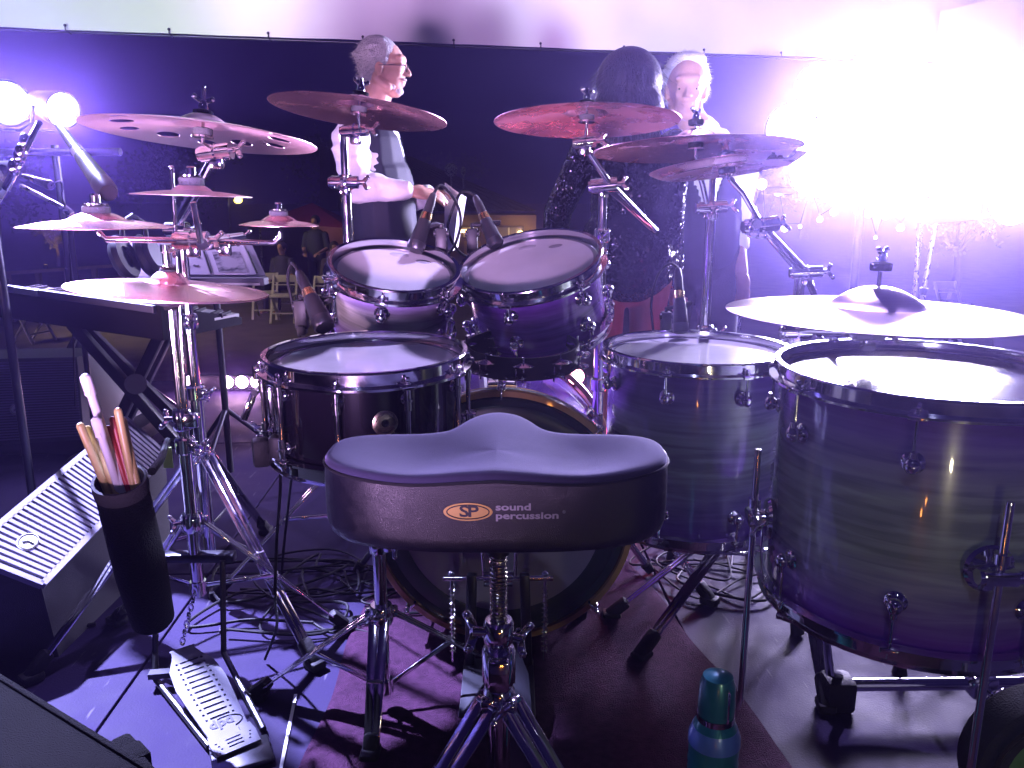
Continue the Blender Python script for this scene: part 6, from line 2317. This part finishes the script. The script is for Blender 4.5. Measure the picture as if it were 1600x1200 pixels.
# paper held in the hands
pc = MB()
A_, B_, C_, D_2 = at(694, 284, Y1 - .06), at(727, 306, Y1 - .10), at(710, 394, Y1 - .04), at(690, 380, Y1 + .02)
P0 = [at(695, 285, Y1 - .05), at(718, 302, Y1 - .09), at(708, 392, Y1 - .03), at(694, 388, Y1 + .01)]
P1 = [at(718, 302, Y1 - .09), at(729, 308, Y1 - .04), at(716, 386, Y1 + .0), at(708, 392, Y1 - .03)]
pc.add(P0 + P1, [(0, 1, 2, 3), (4, 5, 6, 7)])
pc2 = MB().add([p + V((.0, .0015, 0)) for p in P0 + P1], [(3, 2, 1, 0), (7, 6, 5, 4)])
pc.add(pc2.v, pc2.f)
solo('sheet_of_paper', pc, paper, 'folded white sheet of paper held in both hands by the grey haired man', 'paper', loc=P0[0], smooth=False)

# ---------------------------------------------------------------- woman in sequin dress, back to us
Y2 = 3.02
wx0 = at(985, 300, Y2).x
zs2 = at(0, 214, Y2).z
wo = Thing('person', 'woman in long sleeved dark sequin dress with dark hair, seen from behind', 'person', (wx0, Y2, 0))
hc2 = at(982, 140, Y2)
body = MB()
W2, R2 = head_shapes(body, hc2, pi / 2 + .1, .0, .97)
cap(body, (wx0, Y2, zs2 + .02), .052, hc2 + V((0, 0, -.06)), .048)
cap(body, (wx0, Y2, zs2 - .30), .095, (wx0, Y2, zs2 - .08), .10, (1.35, 1))
cap(body, (wx0, Y2, .72), .12, (wx0, Y2, zs2 - .32), .10, (1.3, 1))
shl, ell, wrl = V((wx0 - .155, Y2, zs2 - .03)), at(872, 330, Y2 - .02), at(862, 420, Y2 + .12)
shr, elr, wrr = V((wx0 + .155, Y2, zs2 - .03)), at(1046, 345, Y2 - .05), at(1052, 440, Y2 + .04)
for a_, b2, c2_ in ((shl, ell, wrl), (shr, elr, wrr)):
    cap(body, a_, .043, b2, .036)
    cap(body, b2, .036, c2_, .024)
hand_shapes(body, wrl, (.0, .2, -1), (1, 0, 0), .92, .4, 1)
hand_shapes(body, wrr, (.0, .1, -1), (-1, 0, 0), .92, .4, -1)
for sg in (-1, 1):
    cap(body, (wx0 + sg * .085, Y2, .70), .082, (wx0 + sg * .07, Y2, .46), .056)
    cap(body, (wx0 + sg * .07, Y2, .46), .055, (wx0 + sg * .065, Y2 - .02, .10), .032)
    cap(body, (wx0 + sg * .065, Y2 - .03, .07), .034, (wx0 + sg * .08, Y2 + .13, .03), .026)
wo.part('body', blob(body, .006, 3), skin)
eyes(wo, W2, .97)
dr_ = MB()
cap(dr_, (wx0, Y2, zs2 - .26), .108, (wx0, Y2, zs2 - .075), .108, (1.36, 1))
cap(dr_, (wx0, Y2, .80), .150, (wx0, Y2, zs2 - .30), .112, (1.28, 1))
cap(dr_, (wx0, Y2, .75), .145, (wx0, Y2, .84), .150, (1.22, 1))
for a_, b2, c2_ in ((shl, ell, wrl), (shr, elr, wrr)):
    cap(dr_, a_, .060, b2, .052)
    cap(dr_, b2, .052, c2_, .040)
seq = P('sequins', (.012, .012, .022), .35, .3)
N_, L_, b_ = nodes(seq)
tc = N_.new('ShaderNodeTexCoord')
vo = N_.new('ShaderNodeTexVoronoi')
vo.inputs['Scale'].default_value = 170
L_.new(tc.outputs['Object'], vo.inputs['Vector'])
sb_ = N_.new('ShaderNodeVectorMath')
sb_.operation = 'SUBTRACT'
sb_.inputs[1].default_value = (.5, .5, .5)
L_.new(vo.outputs['Color'], sb_.inputs[0])
sc_ = N_.new('ShaderNodeVectorMath')
sc_.operation = 'SCALE'
sc_.inputs['Scale'].default_value = 1.1
L_.new(sb_.outputs['Vector'], sc_.inputs[0])
geo = N_.new('ShaderNodeNewGeometry')
ad_ = N_.new('ShaderNodeVectorMath')
L_.new(geo.outputs['Normal'], ad_.inputs[0])
L_.new(sc_.outputs['Vector'], ad_.inputs[1])
nm_ = N_.new('ShaderNodeVectorMath')
nm_.operation = 'NORMALIZE'
L_.new(ad_.outputs['Vector'], nm_.inputs[0])
L_.new(nm_.outputs['Vector'], b_.inputs['Normal'])
b_.inputs['Roughness'].default_value = .16
b_.inputs['Metallic'].default_value = .7
b_.inputs['Base Color'].default_value = (.010, .009, .020, 1)
wo.part('dress', blob(dr_, .009, 3), seq)
hm2 = MB()
hm2.ball(hc2 + V((0, -.01, .025)), .118, (1.0, .98, 1.0), None, 20, 14)
hm2.ball(hc2 + V((0, -.03, -.07)), .115, (1.08, .85, 1.1), None, 20, 14)
hm2.ball(hc2 + V((.0, -.035, -.16)), .095, (1.2, .7, 1.0), None, 20, 14)
hb_ = blob(hm2, .008, 3)
rnd = random.Random(5)
hs2 = MB()
hs2.v, hs2.f = list(hb_.v), list(hb_.f)
for _ in range(1500):
    p = rnd.choice(hb_.v)
    o_ = (p - hc2).normalized()
    d_ = (V((rnd.gauss(0, .3), rnd.gauss(0, .2), -1)) + o_ * .55).normalized()
    sd = d_.cross(o_)
    if sd.length < .1:
        continue
    sd = sd.normalized() * .002
    hs2.add([p - sd, p + sd, p + d_ * rnd.uniform(.03, .09) + o_ * .008], [(0, 1, 2)])
hdm = P('hair_dark', (.008, .004, .006), .42, nscale=90, namt=.5, bump=1, bscale=60)
N_, L_, b_ = nodes(hdm)
_mp = N_.new('ShaderNodeMapping')
_mp.inputs['Scale'].default_value = (4, 4, .25)
_tc = N_.new('ShaderNodeTexCoord')
L_.new(_tc.outputs['Object'], _mp.inputs['Vector'])
for _q in N_:
    if _q.type == 'TEX_NOISE':
        L_.new(_mp.outputs['Vector'], _q.inputs['Vector'])
wo.part('hair', hs2, hdm, ang=180)
for sg in (-1, 1):
    s_ = MB()
    cap(s_, (wx0 + sg * .065, Y2 - .04, .04), .034, (wx0 + sg * .08, Y2 + .14, .03), .028)
    wo.part('shoe', blob(s_, .007, 2), M['black'])

# ---------------------------------------------------------------- white haired man, facing us
Y3 = 3.34
mx0 = at(1098, 230, Y3).x
zs3 = at(0, 222, Y3).z
m3 = Thing('person', 'white haired man facing the drums in white shirt and dark waistcoat, one arm hanging', 'person', (mx0, Y3, 0))
hc3 = at(1072, 142, Y3 - .03)
body = MB()
W3, R3 = head_shapes(body, hc3, -pi / 2 - .12, .16, 1.0)
cap(body, (mx0 - .01, Y3, zs3 + .03), .062, hc3 + V((0, .02, -.06)), .055)
cap(body, (mx0, Y3, zs3 - .17), .11, (mx0, Y3, zs3 - .05), .10, (1.45, 1))
cap(body, (mx0, Y3, .78), .125, (mx0, Y3, zs3 - .2), .12, (1.25, 1))
shr, elr, wrr = V((mx0 + .165, Y3, zs3 - .045)), at(1149, 372, Y3 - .03), at(1158, 424, Y3 - .08)
elr = at(1146, 352, Y3)
shl, ell, wrl = V((mx0 - .17, Y3, zs3 - .045)), V((mx0 - .22, Y3 + .02, zs3 - .32)), V((mx0 - .16, Y3 - .14, zs3 - .50))
for a_, b2, c2_ in ((shl, ell, wrl), (shr, elr, wrr)):
    cap(body, a_, .052, b2, .042)
    cap(body, b2, .042, c2_, .028)
hand_shapes(body, wrr, (.12, -.12, -1), (.85, .5, 0), 1.0, .42, 1)
hand_shapes(body, wrl, (.3, -.4, -.9), (-1, 0, 0), 1.0, .5, -1)
for sg in (-1, 1):
    cap(body, (mx0 + sg * .09, Y3, .78), .09, (mx0 + sg * .10, Y3, .46), .062)
    cap(body, (mx0 + sg * .10, Y3, .46), .060, (mx0 + sg * .10, Y3 + .02, .08), .04)
    cap(body, (mx0 + sg * .10, Y3 + .02, .05), .042, (mx0 + sg * .12, Y3 - .16, .035), .03)
m3.part('body', blob(body, .0055, 3), skin)
eyes(m3, W3)
hair(m3, W3, R3, P('hair_white', (.72, .70, .72), .6, nscale=60, namt=.3, bump=.8, bscale=200), 'full', seed=4)
sh = MB()
cap(sh, (mx0, Y3, zs3 - .17), .124, (mx0, Y3, zs3 - .05), .112, (1.42, 1))
cap(sh, (mx0, Y3, .80), .135, (mx0, Y3, zs3 - .2), .132, (1.22, 1))
cap(sh, (mx0, Y3, zs3 - .03), .08, (mx0 - .01, Y3, zs3 + .035), .070)
for a_, b2, c2_ in ((shl, ell, wrl), (shr, elr, wrr)):
    cap(sh, a_, .072, b2, .060)
    cap(sh, b2, .060, b2.lerp(c2_, .30), .056)
m3.part('shirt', crumple(blob(sh, .009, 3), .010, 13, .004), shirtm)
ve = MB()
cap(ve, (mx0, Y3, zs3 - .20), .136, (mx0, Y3, zs3 - .09), .120, (1.22, 1))
cap(ve, (mx0, Y3, .80), .148, (mx0, Y3, zs3 - .22), .142, (1.20, 1))
for sg in (-1, 1):
    cap(ve, (mx0 + sg * .10, Y3 - .02, zs3 - .14), .06, (mx0 + sg * .085, Y3 + .01, zs3 + .01), .035)
vb = blob(ve, .009, 3)
for p in vb.v:
    if p.y < Y3 - .03 and p.z > zs3 - .28 and abs(p.x - mx0) < (p.z - (zs3 - .28)) * .4:
        p.y += .04
m3.part('waistcoat', vb, vestm)
tr_ = MB()
cap(tr_, (mx0, Y3, .76), .132, (mx0, Y3, .84), .135, (1.22, 1))
for sg in (-1, 1):
    cap(tr_, (mx0 + sg * .09, Y3, .78), .104, (mx0 + sg * .10, Y3, .46), .08)
    cap(tr_, (mx0 + sg * .10, Y3, .46), .08, (mx0 + sg * .10, Y3 + .02, .10), .068)
m3.part('trousers', blob(tr_, .011, 3), trm)
for sg in (-1, 1):
    s_ = MB()
    cap(s_, (mx0 + sg * .10, Y3 + .03, .046), .045, (mx0 + sg * .12, Y3 - .18, .036), .034)
    m3.part('shoe', blob(s_, .008, 2), M['black'])


# ---------------------------------------------------------------- seated guests on the lawn (dim)
def guest(base, label, top, rz, standing=False):
    R = Matrix.Rotation(rz, 3, 'Z')
    t = Thing('person', label, 'person', base, R)
    b = MB()
    h = .95 if standing else .50
    W_, R_ = head_shapes(b, V((0, 0, h + .66)), -pi / 2, 0, 1.0)
    cap(b, (0, 0, h + .50), .05, (0, 0, h + .60), .05)
    cap(b, (0, 0, h + .05), .12, (0, 0, h + .42), .11, (1.4, 1))
    legs = MB()
    for sg in (-1, 1):
        cap(b, (sg * .18, 0, h + .43), .05, (sg * .24, -.02, h + .18), .042)
        cap(b, (sg * .24, -.02, h + .18), .042, (sg * .14, -.24, h + .10), .03)
        hand_shapes(b, (sg * .14, -.24, h + .10), (-sg * .4, -1, -.2), (0, 0, 1), 1, .5, sg)
        if standing:
            cap(b, (sg * .09, 0, .9), .085, (sg * .1, 0, .05), .045)
            cap(legs, (sg * .09, 0, .9), .10, (sg * .1, 0, .08), .06)
            cap(b, (sg * .1, .0, .04), .04, (sg * .1, -.16, .03), .03)
        else:
            cap(b, (sg * .10, 0, .50), .085, (sg * .13, -.42, .48), .06)
            cap(b, (sg * .13, -.42, .48), .058, (sg * .13, -.42, .06), .04)
            cap(b, (sg * .13, -.42, .04), .04, (sg * .13, -.56, .03), .03)
            cap(legs, (sg * .10, 0, .50), .10, (sg * .13, -.42, .48), .072)
            cap(legs, (sg * .13, -.42, .48), .07, (sg * .13, -.42, .10), .055)
    t.part('body', blob(b, .012, 2), skin, world=False)
    s_ = MB()
    cap(s_, (0, 0, h + .03), .135, (0, 0, h + .42), .125, (1.38, 1))
    for sg in (-1, 1):
        cap(s_, (sg * .18, 0, h + .43), .066, (sg * .24, -.02, h + .18), .055)
    t.part('shirt', blob(s_, .015, 2), P('guest_shirt', top, .8), world=False)
    t.part('trousers', blob(legs, .015, 2), trm, world=False)
    t.part('hair', MB().ball((0, .02, h + .70), .105, (.86, .95, .95)), P('guest_hair', (.03, .022, .018), .7, bump=.5, bscale=120), world=False)
    return t


for (u, v, D_, lb_, tp_, st_) in ((443, 430, 15.0, 'dim seated guest behind the white folding chairs, left one', (.05, .05, .08), False), (497, 432, 15.5, 'dim standing guest in front of the red tent', (.04, .05, .05), True), (525, 440, 14.8, 'dim seated guest right of the red tent', (.08, .06, .05), False)):
    p = at(u, v, D_)
    p.z = -1.05
    g_ = guest(p, lb_, tp_, random.uniform(-.4, .4), st_)
    if not st_:
        chair(p + V((0, .02, 0)), 0, 'white folding chair under the dim guest ' + ('left of the red tent' if u < 500 else 'right of the red tent'))
